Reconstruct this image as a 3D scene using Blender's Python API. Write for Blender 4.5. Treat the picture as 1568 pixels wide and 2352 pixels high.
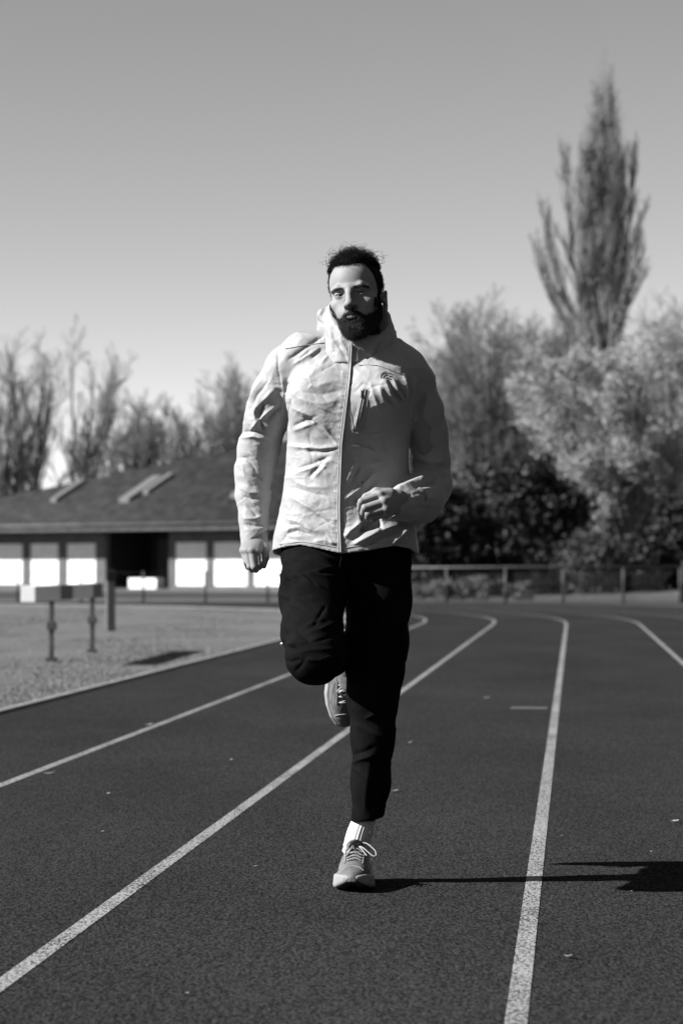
import bpy, bmesh, math, random
import numpy as np

for _o in list(bpy.data.objects):
    bpy.data.objects.remove(_o, do_unlink=True)
scene = bpy.context.scene
R = math.radians

# ------------------------------------------------------------------ camera
CAM_H = 0.95
cam_data = bpy.data.cameras.new("camera")
cam = bpy.data.objects.new("camera", cam_data)
scene.collection.objects.link(cam)
cam_data.sensor_fit = 'VERTICAL'
cam_data.sensor_height = 36.0
cam_data.sensor_width = 24.0
cam_data.lens = 85.0
cam_data.clip_start = 0.1
cam_data.clip_end = 6000.0
cam.location = (0.0, 0.0, CAM_H)
cam.rotation_euler = (R(90.0 + 1.26), 0.0, 0.0)
cam_data.dof.use_dof = True
cam_data.dof.focus_distance = 7.0
cam_data.dof.aperture_fstop = 4.5
scene.camera = cam

# ------------------------------------------------------------------ sky and sun (black-and-white picture: the sky's red channel only, as through a red filter)
SUN_EL, SUN_AZ = R(33.0), R(14.0)          # height; how far the shadows run away from the viewer
to_sun = (-math.cos(SUN_EL) * math.cos(SUN_AZ), -math.cos(SUN_EL) * math.sin(SUN_AZ), math.sin(SUN_EL))
world = bpy.data.worlds.new("World")
scene.world = world
world.use_nodes = True
wn = world.node_tree.nodes
wl = world.node_tree.links
for _n in list(wn):
    wn.remove(_n)
sky = wn.new("ShaderNodeTexSky")
sky.sky_type = 'NISHITA'
sky.sun_disc = False
sky.sun_elevation = SUN_EL
sky.sun_rotation = math.atan2(to_sun[0], to_sun[1])
sky.altitude = 0.0
sky.air_density = 0.7
sky.dust_density = 0.0
sky.ozone_density = 1.0
sep = wn.new("ShaderNodeSeparateColor")
bg = wn.new("ShaderNodeBackground")
bg.inputs["Strength"].default_value = 0.103
wo = wn.new("ShaderNodeOutputWorld")
wl.new(sky.outputs[0], sep.inputs[0])
wl.new(sep.outputs[0], bg.inputs[0])
wl.new(bg.outputs[0], wo.inputs[0])

sun_data = bpy.data.lights.new("sun", 'SUN')
sun_data.energy = 5.0
sun_data.angle = R(0.5)
sun_data.color = (1.0, 1.0, 1.0)
sun = bpy.data.objects.new("sun", sun_data)
scene.collection.objects.link(sun)
from mathutils import Vector, Matrix, Euler
sun.rotation_euler = Vector(to_sun).to_track_quat('Z', 'Y').to_euler()
sun.location = (-20, -10, 30)

scene.view_settings.view_transform = 'Standard'
scene.view_settings.look = 'None'
scene.view_settings.exposure = 1.05
scene.view_settings.gamma = 1.0
scene.view_settings.use_curve_mapping = False
scene.cycles.max_bounces = 6
scene.cycles.diffuse_bounces = 3
scene.cycles.transparent_max_bounces = 6
scene.cycles.caustics_reflective = False
scene.cycles.caustics_refractive = False

# ------------------------------------------------------------------ helpers
C = scene.collection

def tag(o, label=None, cat=None, group=None, kind=None):
    if label: o["label"] = label
    if cat: o["category"] = cat
    if group: o["group"] = group
    if kind: o["kind"] = kind
    return o

def empty(name, loc=(0, 0, 0), rz=0.0):
    o = bpy.data.objects.new(name, None)
    o.empty_display_size = 0.1
    o.location = loc
    o.rotation_euler = (0, 0, rz)
    C.objects.link(o)
    return o

def mesh_np(name, V, F, mat=None, parent=None, smooth=False):
    """V (n,3); F list of index arrays (m,3) or (m,4)"""
    V = np.ascontiguousarray(V, dtype=np.float32)
    if isinstance(F, np.ndarray):
        F = [F]
    F = [np.asarray(f, dtype=np.int32) for f in F if len(f)]
    me = bpy.data.meshes.new(name)
    me.vertices.add(len(V))
    me.vertices.foreach_set("co", V.ravel())
    loops = np.concatenate([f.ravel() for f in F])
    tot = np.concatenate([np.full(len(f), f.shape[1], np.int32) for f in F])
    start = np.concatenate([[0], np.cumsum(tot)[:-1]]).astype(np.int32)
    me.loops.add(len(loops))
    me.loops.foreach_set("vertex_index", loops)
    me.polygons.add(len(tot))
    me.polygons.foreach_set("loop_start", start)
    me.polygons.foreach_set("loop_total", tot)
    if smooth:
        me.polygons.foreach_set("use_smooth", np.ones(len(tot), dtype=bool))
    me.update(calc_edges=True)
    o = bpy.data.objects.new(name, me)
    C.objects.link(o)
    if mat: me.materials.append(mat)
    if parent: o.parent = parent
    return o

def obj_bm(name, bm, mat, parent=None, smooth=False):
    bmesh.ops.recalc_face_normals(bm, faces=bm.faces)
    me = bpy.data.meshes.new(name)
    bm.to_mesh(me); bm.free()
    if smooth:
        me.polygons.foreach_set("use_smooth", np.ones(len(me.polygons), dtype=bool))
    o = bpy.data.objects.new(name, me)
    C.objects.link(o)
    if mat: me.materials.append(mat)
    if parent: o.parent = parent
    return o

def box(bm, lo, hi, M=None, bevel=0.0):
    r = bmesh.ops.create_cube(bm, size=1.0)
    vs = r["verts"]
    for v in vs:
        v.co = Vector([lo[i] + (v.co[i] + 0.5) * (hi[i] - lo[i]) for i in range(3)])
    if bevel > 0:
        es = list({e for v in vs for e in v.link_edges})
        rb = bmesh.ops.bevel(bm, geom=es, offset=bevel, segments=2, affect='EDGES', profile=0.6)
        vs = list({v for f in rb["faces"] for v in f.verts} | {v for v in vs if v.is_valid})
    if M is not None:
        for v in vs:
            v.co = M @ v.co
    return vs

def tubes(P, Rad, sides=3):
    """many polylines at once: P (B,K,3), Rad (B,K) -> V, quads"""
    B, K, _ = P.shape
    T = np.gradient(P, axis=1)
    T /= np.linalg.norm(T, axis=2, keepdims=True) + 1e-9
    ref = np.where(np.abs(T[..., 2:3]) > 0.9, np.array([1.0, 0, 0]), np.array([0, 0, 1.0]))
    U = np.cross(T, ref); U /= np.linalg.norm(U, axis=2, keepdims=True) + 1e-9
    W = np.cross(T, U)
    a = np.arange(sides) * 2 * np.pi / sides
    V = (P[:, :, None, :] + Rad[:, :, None, None] * (np.cos(a)[None, None, :, None] * U[:, :, None, :] + np.sin(a)[None, None, :, None] * W[:, :, None, :]))
    base = (np.arange(B)[:, None, None] * K + np.arange(K - 1)[None, :, None]) * sides
    j = np.arange(sides)[None, None, :]; j2 = (j + 1) % sides
    Q = np.stack([base + j, base + j2, base + sides + j2, base + sides + j], axis=-1).reshape(-1, 4)
    return V.reshape(-1, 3), Q

def merge(parts):
    Vs, Fs, n = [], [], 0
    for V, F in parts:
        Vs.append(V); Fs.append(F + n); n += len(V)
    return np.concatenate(Vs), np.concatenate(Fs)

# ------------------------------------------------------------------ materials (all greys: the picture is monochrome)
def mat(name, grey, rough=0.8, spec=0.3):
    m = bpy.data.materials.new(name)
    m.use_nodes = True
    b = m.node_tree.nodes["Principled BSDF"]
    b.inputs["Base Color"].default_value = (grey, grey, grey, 1)
    b.inputs["Roughness"].default_value = rough
    b.inputs["Specular IOR Level"].default_value = spec
    return m

def nd(m, t, **kw):
    n = m.node_tree.nodes.new(t)
    for k, v in kw.items():
        if k in n.inputs: n.inputs[k].default_value = v
        else: setattr(n, k, v)
    return n

def lk(m, a, b):
    m.node_tree.links.new(a, b)

def noise_mat(name, lo, hi, scale, rough=0.85, detail=6.0, contrast=(0.35, 0.65), bump=0.0, bump_scale=None, bump_dist=0.01, spec=0.25, coord="Object", stretch=None):
    """grey that wanders between lo and hi, with fine relief"""
    m = mat(name, hi, rough, spec)
    b = m.node_tree.nodes["Principled BSDF"]
    tc = nd(m, "ShaderNodeTexCoord")
    src = tc.outputs[coord]
    if stretch:
        mp = nd(m, "ShaderNodeMapping"); mp.inputs["Scale"].default_value = stretch
        lk(m, src, mp.inputs[0]); src = mp.outputs[0]
    n1 = nd(m, "ShaderNodeTexNoise", Scale=scale, Detail=detail, Roughness=0.6)
    lk(m, src, n1.inputs["Vector"])
    cr = nd(m, "ShaderNodeValToRGB")
    cr.color_ramp.elements[0].position = contrast[0]; cr.color_ramp.elements[0].color = (lo, lo, lo, 1)
    cr.color_ramp.elements[1].position = contrast[1]; cr.color_ramp.elements[1].color = (hi, hi, hi, 1)
    lk(m, n1.outputs[0], cr.inputs[0]); lk(m, cr.outputs[0], b.inputs["Base Color"])
    if bump > 0:
        n2 = nd(m, "ShaderNodeTexNoise", Scale=bump_scale or scale * 4, Detail=4.0)
        lk(m, src, n2.inputs["Vector"])
        bp = nd(m, "ShaderNodeBump", Strength=bump, Distance=bump_dist)
        lk(m, n2.outputs[0], bp.inputs["Height"]); lk(m, bp.outputs[0], b.inputs["Normal"])
    return m
# ================================================================== THE SETTING
# running direction of the home straight: 5.48 deg to the right of the viewing direction
TD = R(5.48)
def TR(u, v, z=0.0):
    """track frame (u metres along the straight, v metres to its right) -> world"""
    return (u * math.sin(TD) + v * math.cos(TD), u * math.cos(TD) - v * math.sin(TD), z)

LANE = 1.155
V_KERB = -3.585
U0 = 38.4                                   # where the bend starts

def kerb_line():
    """inner edge of lane one as (u, v, heading) samples: straight, then a left bend that tightens"""
    pts = [(u, V_KERB, 0.0) for u in np.linspace(-14, U0, 90)]
    u, v, a, s, ds = U0, V_KERB, 0.0, 0.0, 0.25
    while s < 62:
        k = 1 / 60.0 + (1 / 16.0 - 1 / 60.0) * min(1.0, s / 11.0) if a < R(176) else 0.0
        a += k * ds; s += ds
        u += math.cos(a) * ds; v -= math.sin(a) * ds
        pts.append((u, v, a))
    return np.array(pts)
KL = kerb_line()

def offset_line(off):
    """curve parallel to the kerb, off metres outwards (to the right)"""
    u = KL[:, 0] + off * np.sin(KL[:, 2]); v = KL[:, 1] + off * np.cos(KL[:, 2])
    return u, v

def ribbon(o0, o1, z, sel=slice(None), thick=0.0):
    ua, va = offset_line(o0); ub, vb = offset_line(o1)
    ua, va, ub, vb = ua[sel], va[sel], ub[sel], vb[sel]
    A = np.array([TR(a, b, z) for a, b in zip(ua, va)]); Bq = np.array([TR(a, b, z) for a, b in zip(ub, vb)])
    n = len(A); i = np.arange(n - 1)
    V = np.concatenate([A, Bq]); F = [np.stack([i, n + i, n + i + 1, i + 1], 1)]
    if thick > 0:
        V = np.concatenate([V, A - [0, 0, thick], Bq - [0, 0, thick]])
        F.append(np.stack([2 * n + i, i, i + 1, 2 * n + i + 1], 1))
        F.append(np.stack([n + i, 3 * n + i, 3 * n + i + 1, n + i + 1], 1))
    return V, np.concatenate(F)

# --- ground sheet to the horizon
m_ground = noise_mat("meadow", 0.04, 0.09, 0.35, bump=0.6, bump_scale=9, bump_dist=0.05)
g = mesh_np("ground", np.array([[-3000, -60, 0], [3000, -60, 0], [3000, 4000, 0], [-3000, 4000, 0]], float), np.array([[0, 1, 2, 3]]), m_ground)
tag(g, kind="structure")

# --- rubber running track: dark crumb with fine grain
def track_material():
    m = mat("track_rubber", 0.06, 0.95, 0.0)
    b = m.node_tree.nodes["Principled BSDF"]
    tc = nd(m, "ShaderNodeTexCoord")
    fine = nd(m, "ShaderNodeTexNoise", Scale=130.0, Detail=3.0, Roughness=0.7)
    big = nd(m, "ShaderNodeTexNoise", Scale=0.8, Detail=5.0, Roughness=0.6)
    spk = nd(m, "ShaderNodeTexNoise", Scale=95.0, Detail=2.0, Roughness=0.5)
    mp = nd(m, "ShaderNodeMapping"); mp.inputs["Scale"].default_value = (1.0, 0.4, 1.0); lk(m, tc.outputs["Object"], mp.inputs[0])
    for n in (fine, big, spk): lk(m, mp.outputs[0], n.inputs["Vector"])
    r1 = nd(m, "ShaderNodeMapRange"); r1.inputs[1].default_value = 0.38; r1.inputs[2].default_value = 0.62
    r1.inputs[3].default_value = 0.013; r1.inputs[4].default_value = 0.049
    lk(m, fine.outputs[0], r1.inputs[0])
    r2 = nd(m, "ShaderNodeMapRange"); r2.inputs[1].default_value = 0.35; r2.inputs[2].default_value = 0.68
    r2.inputs[3].default_value = 0.86; r2.inputs[4].default_value = 1.14
    lk(m, big.outputs[0], r2.inputs[0])
    mu = nd(m, "ShaderNodeMath", operation='MULTIPLY')
    lk(m, r1.outputs[0], mu.inputs[0]); lk(m, r2.outputs[0], mu.inputs[1])
    lk(m, mu.outputs[0], b.inputs["Base Color"])
    ad = nd(m, "ShaderNodeMath", operation='ADD'); lk(m, fine.outputs[0], ad.inputs[0]); lk(m, spk.outputs[0], ad.inputs[1])
    bp = nd(m, "ShaderNodeBump", Strength=0.9, Distance=0.004)
    lk(m, ad.outputs[0], bp.inputs["Height"]); lk(m, bp.outputs[0], b.inputs["Normal"])
    return m
m_track = track_material()
V, F = ribbon(0.0, 9.6, 0.012)
tag(mesh_np("running_track", V, F, m_track), kind="structure")

# --- paved apron outside the bend
m_apron = noise_mat("apron_asphalt", 0.03, 0.05, 1.2, bump=0.5, bump_scale=120, bump_dist=0.004)
V, F = ribbon(9.4, 26.0, 0.006, slice(92, None))
tag(mesh_np("asphalt_apron", V, F, m_apron), kind="structure")

# --- painted lane lines, worn by the crumb
def paint_material():
    m = mat("line_paint", 0.5, 0.9, 0.1)
    b = m.node_tree.nodes["Principled BSDF"]
    tc = nd(m, "ShaderNodeTexCoord")
    fine = nd(m, "ShaderNodeTexNoise", Scale=130.0, Detail=3.0, Roughness=0.7)
    big = nd(m, "ShaderNodeTexNoise", Scale=5.0, Detail=3.0)
    mp = nd(m, "ShaderNodeMapping"); mp.inputs["Scale"].default_value = (1.0, 0.4, 1.0); lk(m, tc.outputs["Object"], mp.inputs[0])
    for n in (fine, big): lk(m, mp.outputs[0], n.inputs["Vector"])
    r2 = nd(m, "ShaderNodeMapRange"); r2.inputs[3].default_value = -0.12; r2.inputs[4].default_value = 0.12
    lk(m, big.outputs[0], r2.inputs[0])
    ad = nd(m, "ShaderNodeMath", operation='ADD'); lk(m, fine.outputs[0], ad.inputs[0]); lk(m, r2.outputs[0], ad.inputs[1])
    cr = nd(m, "ShaderNodeValToRGB")
    e = cr.color_ramp.elements
    e[0].position = 0.36; e[0].color = (0.03, 0.03, 0.03, 1)
    e[1].position = 0.56; e[1].color = (0.30, 0.30, 0.30, 1)
    k = e.new(0.43); k.color = (0.11, 0.11, 0.11, 1)
    lk(m, ad.outputs[0], cr.inputs[0]); lk(m, cr.outputs[0], b.inputs["Base Color"])
    bp = nd(m, "ShaderNodeBump", Strength=0.9, Distance=0.004)
    lk(m, fine.outputs[0], bp.inputs["Height"]); lk(m, bp.outputs[0], b.inputs["Normal"])
    return m
m_paint = paint_material()
for k in range(1, 8):
    V, F = ribbon(k * LANE - 0.0235, k * LANE + 0.0235, 0.0136)
    tag(mesh_np("lane_line", V, F, m_paint), kind="structure")
# short relay mark across lane three
def flat_rect(name, u0, u1, v0, v1, z, m):
    V = np.array([TR(u0, v0, z), TR(u0, v1, z), TR(u1, v1, z), TR(u1, v0, z)])
    return tag(mesh_np(name, V, np.array([[0, 1, 2, 3]]), m), kind="structure")
m_faded = mat("faded_paint", 0.09, 0.8)
flat_rect("lane_tick", 15.85, 16.05, -0.415, -0.175, 0.0136, m_faded)

# --- raised concrete kerb on the inside of the track
m_kerb = noise_mat("kerb_concrete", 0.13, 0.21, 3.0, bump=0.5, bump_scale=60, bump_dist=0.004)
V, F = ribbon(-0.085, -0.005, 0.026, thick=0.026)
tag(mesh_np("kerb", V, F, m_kerb), kind="structure")

# --- infield grass sheet and blades
m_grass_sheet = noise_mat("infield_soil", 0.115, 0.155, 0.6, bump=0.8, bump_scale=30, bump_dist=0.03)
V, F = ribbon(-40.0, -0.08, 0.008, slice(0, 92))
ug, vg = offset_line(-0.08)
ring = np.array([TR(a, b, 0.009) for a, b in zip(ug[70:], vg[70:])])
cen = np.array([TR(U0 - 6, V_KERB - 14, 0.009)])
i = np.arange(len(ring) - 1)
V2 = np.concatenate([ring, cen]); F2 = np.stack([i, i + 1, np.full(len(i), len(ring))], 1)
gi = mesh_np("infield", np.concatenate([V, V2]), [F, F2 + len(V)], m_grass_sheet)
tag(gi, kind="structure")

def inside_infield(x, y):
    u = x * math.sin(TD) + y * math.cos(TD); v = x * math.cos(TD) - y * math.sin(TD)
    ok = v < V_KERB - 0.1
    bend = u > U0
    # distance-limited boundary in the bend
    ub, vb = offset_line(-0.1); sel = KL[:, 2] > 0
    vmax = np.interp(u, ub[sel][:70], vb[sel][:70])
    umax = ub[sel].max()
    return np.where(bend, (v < vmax) & (u < umax - 0.3) , ok)

rng = np.random.default_rng(3)
N = 150000
yy = 13 + (53 - 13) * rng.random(N) ** 1.6
xx = -yy * 0.150 + rng.random(N) * (yy * 0.150 + 1.2)
ok = inside_infield(xx, yy)
xx, yy = xx[ok], yy[ok]; N = len(xx)
hh = (0.006 + 0.010 * rng.random(N)) * (0.8 + 0.4 * np.sin(xx * 2.1 + 1.3 * np.sin(yy * 0.9)))
an = rng.random(N) * 6.283; ln = rng.normal(0, 0.5, N); w = 0.003 + 0.003 * rng.random(N) + 0.0001 * yy
bx0 = np.stack([xx - np.cos(an) * w, yy - np.sin(an) * w, np.full(N, 0.006)], 1)
bx1 = np.stack([xx + np.cos(an) * w, yy + np.sin(an) * w, np.full(N, 0.006)], 1)
tip = np.stack([xx + np.sin(an) * ln * hh, yy + np.cos(an) * ln * hh, 0.008 + hh], 1)
Vb = np.stack([bx0, bx1, tip], 1).reshape(-1, 3)
m_blade = noise_mat("grass_blade", 0.125, 0.165, 0.5, rough=0.6)
gb = mesh_np("grass", Vb, np.arange(3 * N).reshape(-1, 3), m_blade)
tag(gb, "short mown grass of the infield left of the track", "grass", kind="stuff")

# --- pale verge beyond the track on both sides
m_verge = noise_mat("dry_verge", 0.07, 0.12, 1.5, bump=0.6, bump_scale=20, bump_dist=0.03)
tag(mesh_np("verge", np.array([[-30, 61.8, 0.016], [34, 61.8, 0.016], [34, 67.5, 0.016], [-30, 67.5, 0.016]], float), np.array([[0, 1, 2, 3]]), m_verge), kind="structure")
m_path = noise_mat("pale_path", 0.09, 0.14, 0.8)
tag(mesh_np("path", np.array([[-40, 84, 0.004], [2, 79, 0.004], [2, 93, 0.004], [-40, 122, 0.004]], float), np.array([[0, 1, 2, 3]]), m_path), kind="structure")
# gently rising bank on the right
xs = np.linspace(5.5, 26, 24); ys = np.linspace(64, 74, 12)
XX, YY = np.meshgrid(xs, ys, indexing="ij")
ZZ = 0.02 + np.clip((XX - 5.5) / 9, 0, 1) ** 1.3 * np.clip((YY - 64) / 6, 0, 1) * 0.42
idx = np.arange(24 * 12).reshape(24, 12)
q = np.stack([idx[:-1, :-1], idx[1:, :-1], idx[1:, 1:], idx[:-1, 1:]], -1).reshape(-1, 4)
tag(mesh_np("bank", np.stack([XX, YY, ZZ], -1).reshape(-1, 3), q, m_verge, smooth=True), kind="structure")

# ================================================================== FENCES
m_rail = noise_mat("galvanised_steel", 0.045, 0.075, 4, rough=0.5, spec=0.5)
m_post = noise_mat("post_steel", 0.03, 0.06, 4, rough=0.6, spec=0.4)
FY = 60.6
rf = empty("perimeter_fence", (5.4, FY, 0))
tag(rf, "low metal rail fence with posts beyond the bend, right of the runner", "fence")
def cyl(name, p0, p1, r, m, parent=None, sides=8, cap=True):
    P = np.array([[p0, p1]], float); V, Q = tubes(P, np.full((1, 2), r), sides)
    F = [Q]
    if cap:
        V = np.concatenate([V, [p0], [p1]]); n = len(V); j = np.arange(sides); j2 = (j + 1) % sides
        F += [np.stack([j2, j, np.full(sides, n - 2)], 1), np.stack([sides + j, sides + j2, np.full(sides, n - 1)], 1)]
    o = mesh_np(name, V, F, m, parent)
    return o
post_px = [890, 1025, 1160, 1292, 1430, 1560]
for px in post_px:
    x = (px - 784) / 5553 * FY - 5.4
    cyl("post", (x, 0, 0), (x, 0, 0.88), 0.03, m_post, rf)
cyl("top_rail", (-4.6, 0, 0.88), (3.08, 0, 0.92), 0.03, m_rail, rf)
cyl("gate_post", (3.22, 0.25, 0), (3.22, 0.25, 1.06), 0.07, mat("gate_black", 0.02), rf)
cyl("bottom_wire", (-4.6, -0.02, 0.12), (3.05, -0.02, 0.12), 0.006, m_post, rf, 5)
cyl("middle_wire", (-4.6, -0.02, 0.5), (3.05, -0.02, 0.5), 0.006, m_post, rf, 5)
# chain-link netting between the posts
links = []
for k in range(110):
    x0 = -4.5 + k * 0.07
    for s in (1, -1):
        a = (x0, 0.02, 0.04); b_ = (x0 + s * 0.86, 0.02, 0.90)
        if -4.6 < b_[0] < 3.05:
            links.append([a, b_])
V, Q = tubes(np.array(links, float), np.full((len(links), 2), 0.004), 3)
tag(mesh_np("wire_netting", V, Q, m_post, rf), kind="stuff")

lf = empty("wire_fence", (-5.4, FY, 0))
tag(lf, "thin low posts strung with wire in front of the clubhouse", "fence")
for px in (-100, 42, 187, 330, 472, 615, 757):
    x = (px - 784) / 5553 * FY + 5.4
    cyl("post", (x, 0, 0), (x, 0, 0.80), 0.028, m_post, lf)
cyl("wire", (-4.4, 0, 0.42), (5.1, 0, 0.42), 0.004, m_post, lf, 5)
cyl("wire", (-4.4, 0, 0.76), (5.1, 0, 0.76), 0.004, m_post, lf, 5)

# ================================================================== CLUBHOUSE
bd = np.array([0.766, -0.643, 0.0]); bn = np.array([0.643, 0.766, 0.0]); bz = np.array([0, 0, 1.0])
BP = np.array([-14.118, 100.0, 0.0])           # a point under the eave; s runs along the front, w inwards
ch = empty("clubhouse", tuple(BP))
tag(ch, "low clubhouse with a big dark hipped roof and white shutters", "building")
ch.rotation_euler = (0, 0, math.atan2(bd[1], bd[0]))      # local x = s, local y = w
m_wall = noise_mat("clubhouse_render", 0.085, 0.12, 2.0, bump=0.4, bump_scale=12)
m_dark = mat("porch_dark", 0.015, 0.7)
m_shut = noise_mat("white_shutter", 0.74, 0.86, 3.0, rough=0.6)
m_fascia = noise_mat("fascia_board", 0.05, 0.10, 3.0)
def roof_material():
    m = mat("roof_tiles", 0.06, 0.8)
    b = m.node_tree.nodes["Principled BSDF"]
    tc = nd(m, "ShaderNodeTexCoord")
    n1 = nd(m, "ShaderNodeTexNoise", Scale=2.2, Detail=6.0, Roughness=0.75); lk(m, tc.outputs["Object"], n1.inputs["Vector"])
    br = nd(m, "ShaderNodeTexVoronoi", Scale=3.2); lk(m, tc.outputs["Object"], br.inputs["Vector"])
    cr = nd(m, "ShaderNodeValToRGB"); e = cr.color_ramp.elements
    e[0].position = 0.40; e[0].color = (0.001, 0.001, 0.001, 1); e[1].position = 0.66; e[1].color = (0.030, 0.030, 0.030, 1)
    lk(m, n1.outputs[0], cr.inputs[0])
    mx = nd(m, "ShaderNodeMath", operation='MULTIPLY_ADD'); mx.inputs[1].default_value = 0.006; 
    sp = nd(m, "ShaderNodeSeparateColor"); lk(m, br.outputs["Color"], sp.inputs[0])
    lk(m, sp.outputs[0], mx.inputs[0]); lk(m, cr.outputs[0], mx.inputs[2]); lk(m, mx.outputs[0], b.inputs["Base Color"])
    wv = nd(m, "ShaderNodeTexWave", Scale=1.2, Distortion=1.0); wv.bands_direction = 'Y'
    lk(m, tc.outputs["Object"], wv.inputs["Vector"])
    bp = nd(m, "ShaderNodeBump", Strength=0.8, Distance=0.05); lk(m, wv.outputs[0], bp.inputs["Height"]); lk(m, bp.outputs[0], b.inputs["Normal"])
    return m
m_roof = roof_material()
WO = 1.35                                     # wall stands this far behind the eave
def bbox(name, lo, hi, m, parent=ch, bevel=0.0):
    bm = bmesh.new(); box(bm, lo, hi, bevel=bevel); return obj_bm(name, bm, m, parent)
bays = [(-1.8, -0.10), (0.35, 2.07), (2.54, 4.26), (8.72, 10.42), (10.77, 12.56), (12.88, 14.65)]
Z0, Z1, ZE = 0.14, 1.84, 2.44
# wall: piers and bands butted round the openings
def wall_run(a, b, openings):
    x = a
    for (o0, o1) in openings + [(b, b)]:
        if o0 > x:
            bbox("wall", (x, WO, 0), (o0, WO + 0.25, ZE), m_wall)
        if o1 > o0:
            bbox("wall", (o0, WO, Z1), (o1, WO + 0.25, ZE), m_wall)
            bbox("wall", (o0, WO, 0), (o1, WO + 0.25, Z0), m_wall)
        x = o1
wall_run(-7.6, 4.84, bays[:3])
wall_run(8.4, 17.0, bays[3:])
for (a, b) in bays:
    sh = bbox("shutter", (a + 0.003, WO + 0.05, Z0 + 0.003), (b - 0.003, WO + 0.10, Z1 - 0.003), m_shut)
    n = 6
    for k in range(1, n):
        z = Z0 + (Z1 - Z0) * k / n
        s_ = bbox("rib", (a + 0.01, WO + 0.044, z - 0.008), (b - 0.01, WO + 0.0495, z + 0.008), m_shut, None)
        s_.parent = sh
# entrance porch: recess with side walls, back wall, door and a low white planter box
bbox("porch_wall", (4.84, WO + 2.6, 0), (8.4, WO + 2.8, ZE), m_dark)
bbox("porch_side", (4.60, WO + 0.26, 0), (4.84, WO + 2.6, ZE), m_dark)
bbox("porch_side", (8.4, WO + 0.26, 0), (8.64, WO + 2.6, ZE), m_dark)
dr = bbox("door", (5.3, WO + 2.53, 0.02), (6.3, WO + 2.597, 2.05), mat("porch_door", 0.05, 0.5))
bbox("handle", (6.15, WO + 2.47, 1.0), (6.2, WO + 2.528, 1.15), m_rail, dr)
bbox("window", (6.8, WO + 2.55, 1.1), (7.5, WO + 2.597, 1.9), mat("dark_glass", 0.06, 0.1, 0.6))
# roof
ta = math.tan(R(27))
zt = 0.16
e0, e1 = -9.3, 18.5
r0, r1, rw = 9.0, 11.0, 6.75
rz = ZE + rw * ta
fr = np.array([[e0, 0, ZE], [e1, 0, ZE], [r1, rw, rz], [r0, rw, rz], [e0, 2 * rw, ZE], [e1, 2 * rw, ZE]])
Vr = np.concatenate([fr, fr + [0, 0, zt]])
Fr4 = np.array([[6, 7, 8, 9], [11, 10, 9, 8], [0, 4, 5, 1]]); Fr3 = np.array([[10, 6, 9], [7, 11, 8]])
Fs = np.array([[0, 1, 7, 6], [1, 5, 11, 7], [5, 4, 10, 11], [4, 0, 6, 10]])
ro = mesh_np("roof", Vr, [Fr4, Fr3, Fs], m_roof, ch)
gu = cyl("gutter", (e0, -0.06, ZE + 0.1), (e1, -0.06, ZE + 0.1), 0.07, noise_mat("gutter", 0.05, 0.10, 1.0), ro, 8)
bbox("fascia", (e0, -0.02, ZE - 0.14), (e1, 0.02, ZE - 0.002), m_fascia, ro)
def roof_pt(s, w, up=0.0):
    return Vector((s, w, ZE + zt + w * ta + up))
m_sky = mat("skylight_frame", 0.13, 0.6)
for (s0, s1, w0, w1) in ((1.0, 1.35, 1.9, 3.6), (5.2, 5.75, 1.75, 3.7), (5.9, 6.2, 2.4, 3.9), (11.2, 11.8, 1.9, 3.6)):
    bm = bmesh.new()
    vs = [bm.verts.new(roof_pt(s, w, u)) for u in (-0.05, 0.16) for (s, w) in ((s0, w0), (s1, w0), (s1, w1), (s0, w1))]
    for q_ in ((0, 1, 5, 4), (1, 2, 6, 5), (2, 3, 7, 6), (3, 0, 4, 7), (4, 5, 6, 7)):
        bm.faces.new([vs[k] for k in q_])
    sk = obj_bm("skylight", bm, m_sky, ro)
# low white planter in the porch mouth
bm = bmesh.new(); box(bm, (0, 0, 0), (1.55, 0.5, 0.42), bevel=0.02)
pl = obj_bm("planter_box", bm, m_shut)
pp = BP + bd * 6.3 + bn * 1.2
pl.location = (pp[0], pp[1], 0.006); pl.rotation_euler = ch.rotation_euler
tag(pl, "low white box standing in front of the dark clubhouse porch", "box")

# ================================================================== STEEPLECHASE BARRIER on the infield
m_bw = noise_mat("barrier_white", 0.75, 0.85, 6.0, rough=0.55)
m_bb = noise_mat("barrier_black", 0.012, 0.025, 6.0, rough=0.55)
m_bs = noise_mat("barrier_steel", 0.03, 0.07, 6.0, rough=0.5, spec=0.5)
b0 = np.array([-2.91, 22.5]); b1 = np.array([-2.66, 26.3])
bl = float(np.hypot(*(b1 - b0)))
br_ = empty("steeplechase_barrier", (b0[0], b0[1], 0.0))
br_.rotation_euler = (0, 0, math.atan2(b1[1] - b0[1], b1[0] - b0[0]))
tag(br_, "black and white banded steeplechase barrier standing on the infield grass", "barrier")
top = 0.755
nseg = 5
cuts = np.linspace(0, bl, nseg + 1)
cuts = [0, bl * 0.34, bl * 0.52, bl * 0.84, bl]
for k in range(4):
    bm = bmesh.new()
    box(bm, (cuts[k], -0.068, top - 0.15), (cuts[k + 1] - (0.001 if k < 3 else 0), 0.068, top), bevel=0.006)
    obj_bm("bar_segment", bm, m_bw if k % 2 == 0 else m_bb, br_)
for s in (bl * 0.31, bl * 0.93):
    bm = bmesh.new(); box(bm, (s - 0.023, -0.023, 0.05), (s + 0.023, 0.023, top - 0.151), bevel=0.005)
    lg = obj_bm("leg", bm, m_bs, br_)
    bm = bmesh.new(); box(bm, (s - 0.045, -0.045, 0.32), (s + 0.045, 0.045, 0.40), bevel=0.006)
    obj_bm("clamp", bm, m_bs, lg)
    bm = bmesh.new(); box(bm, (s - 0.05, -0.05, 0.008), (s + 0.05, 0.05, 0.05), bevel=0.006)
    obj_bm("foot", bm, m_bs, br_)
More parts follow.
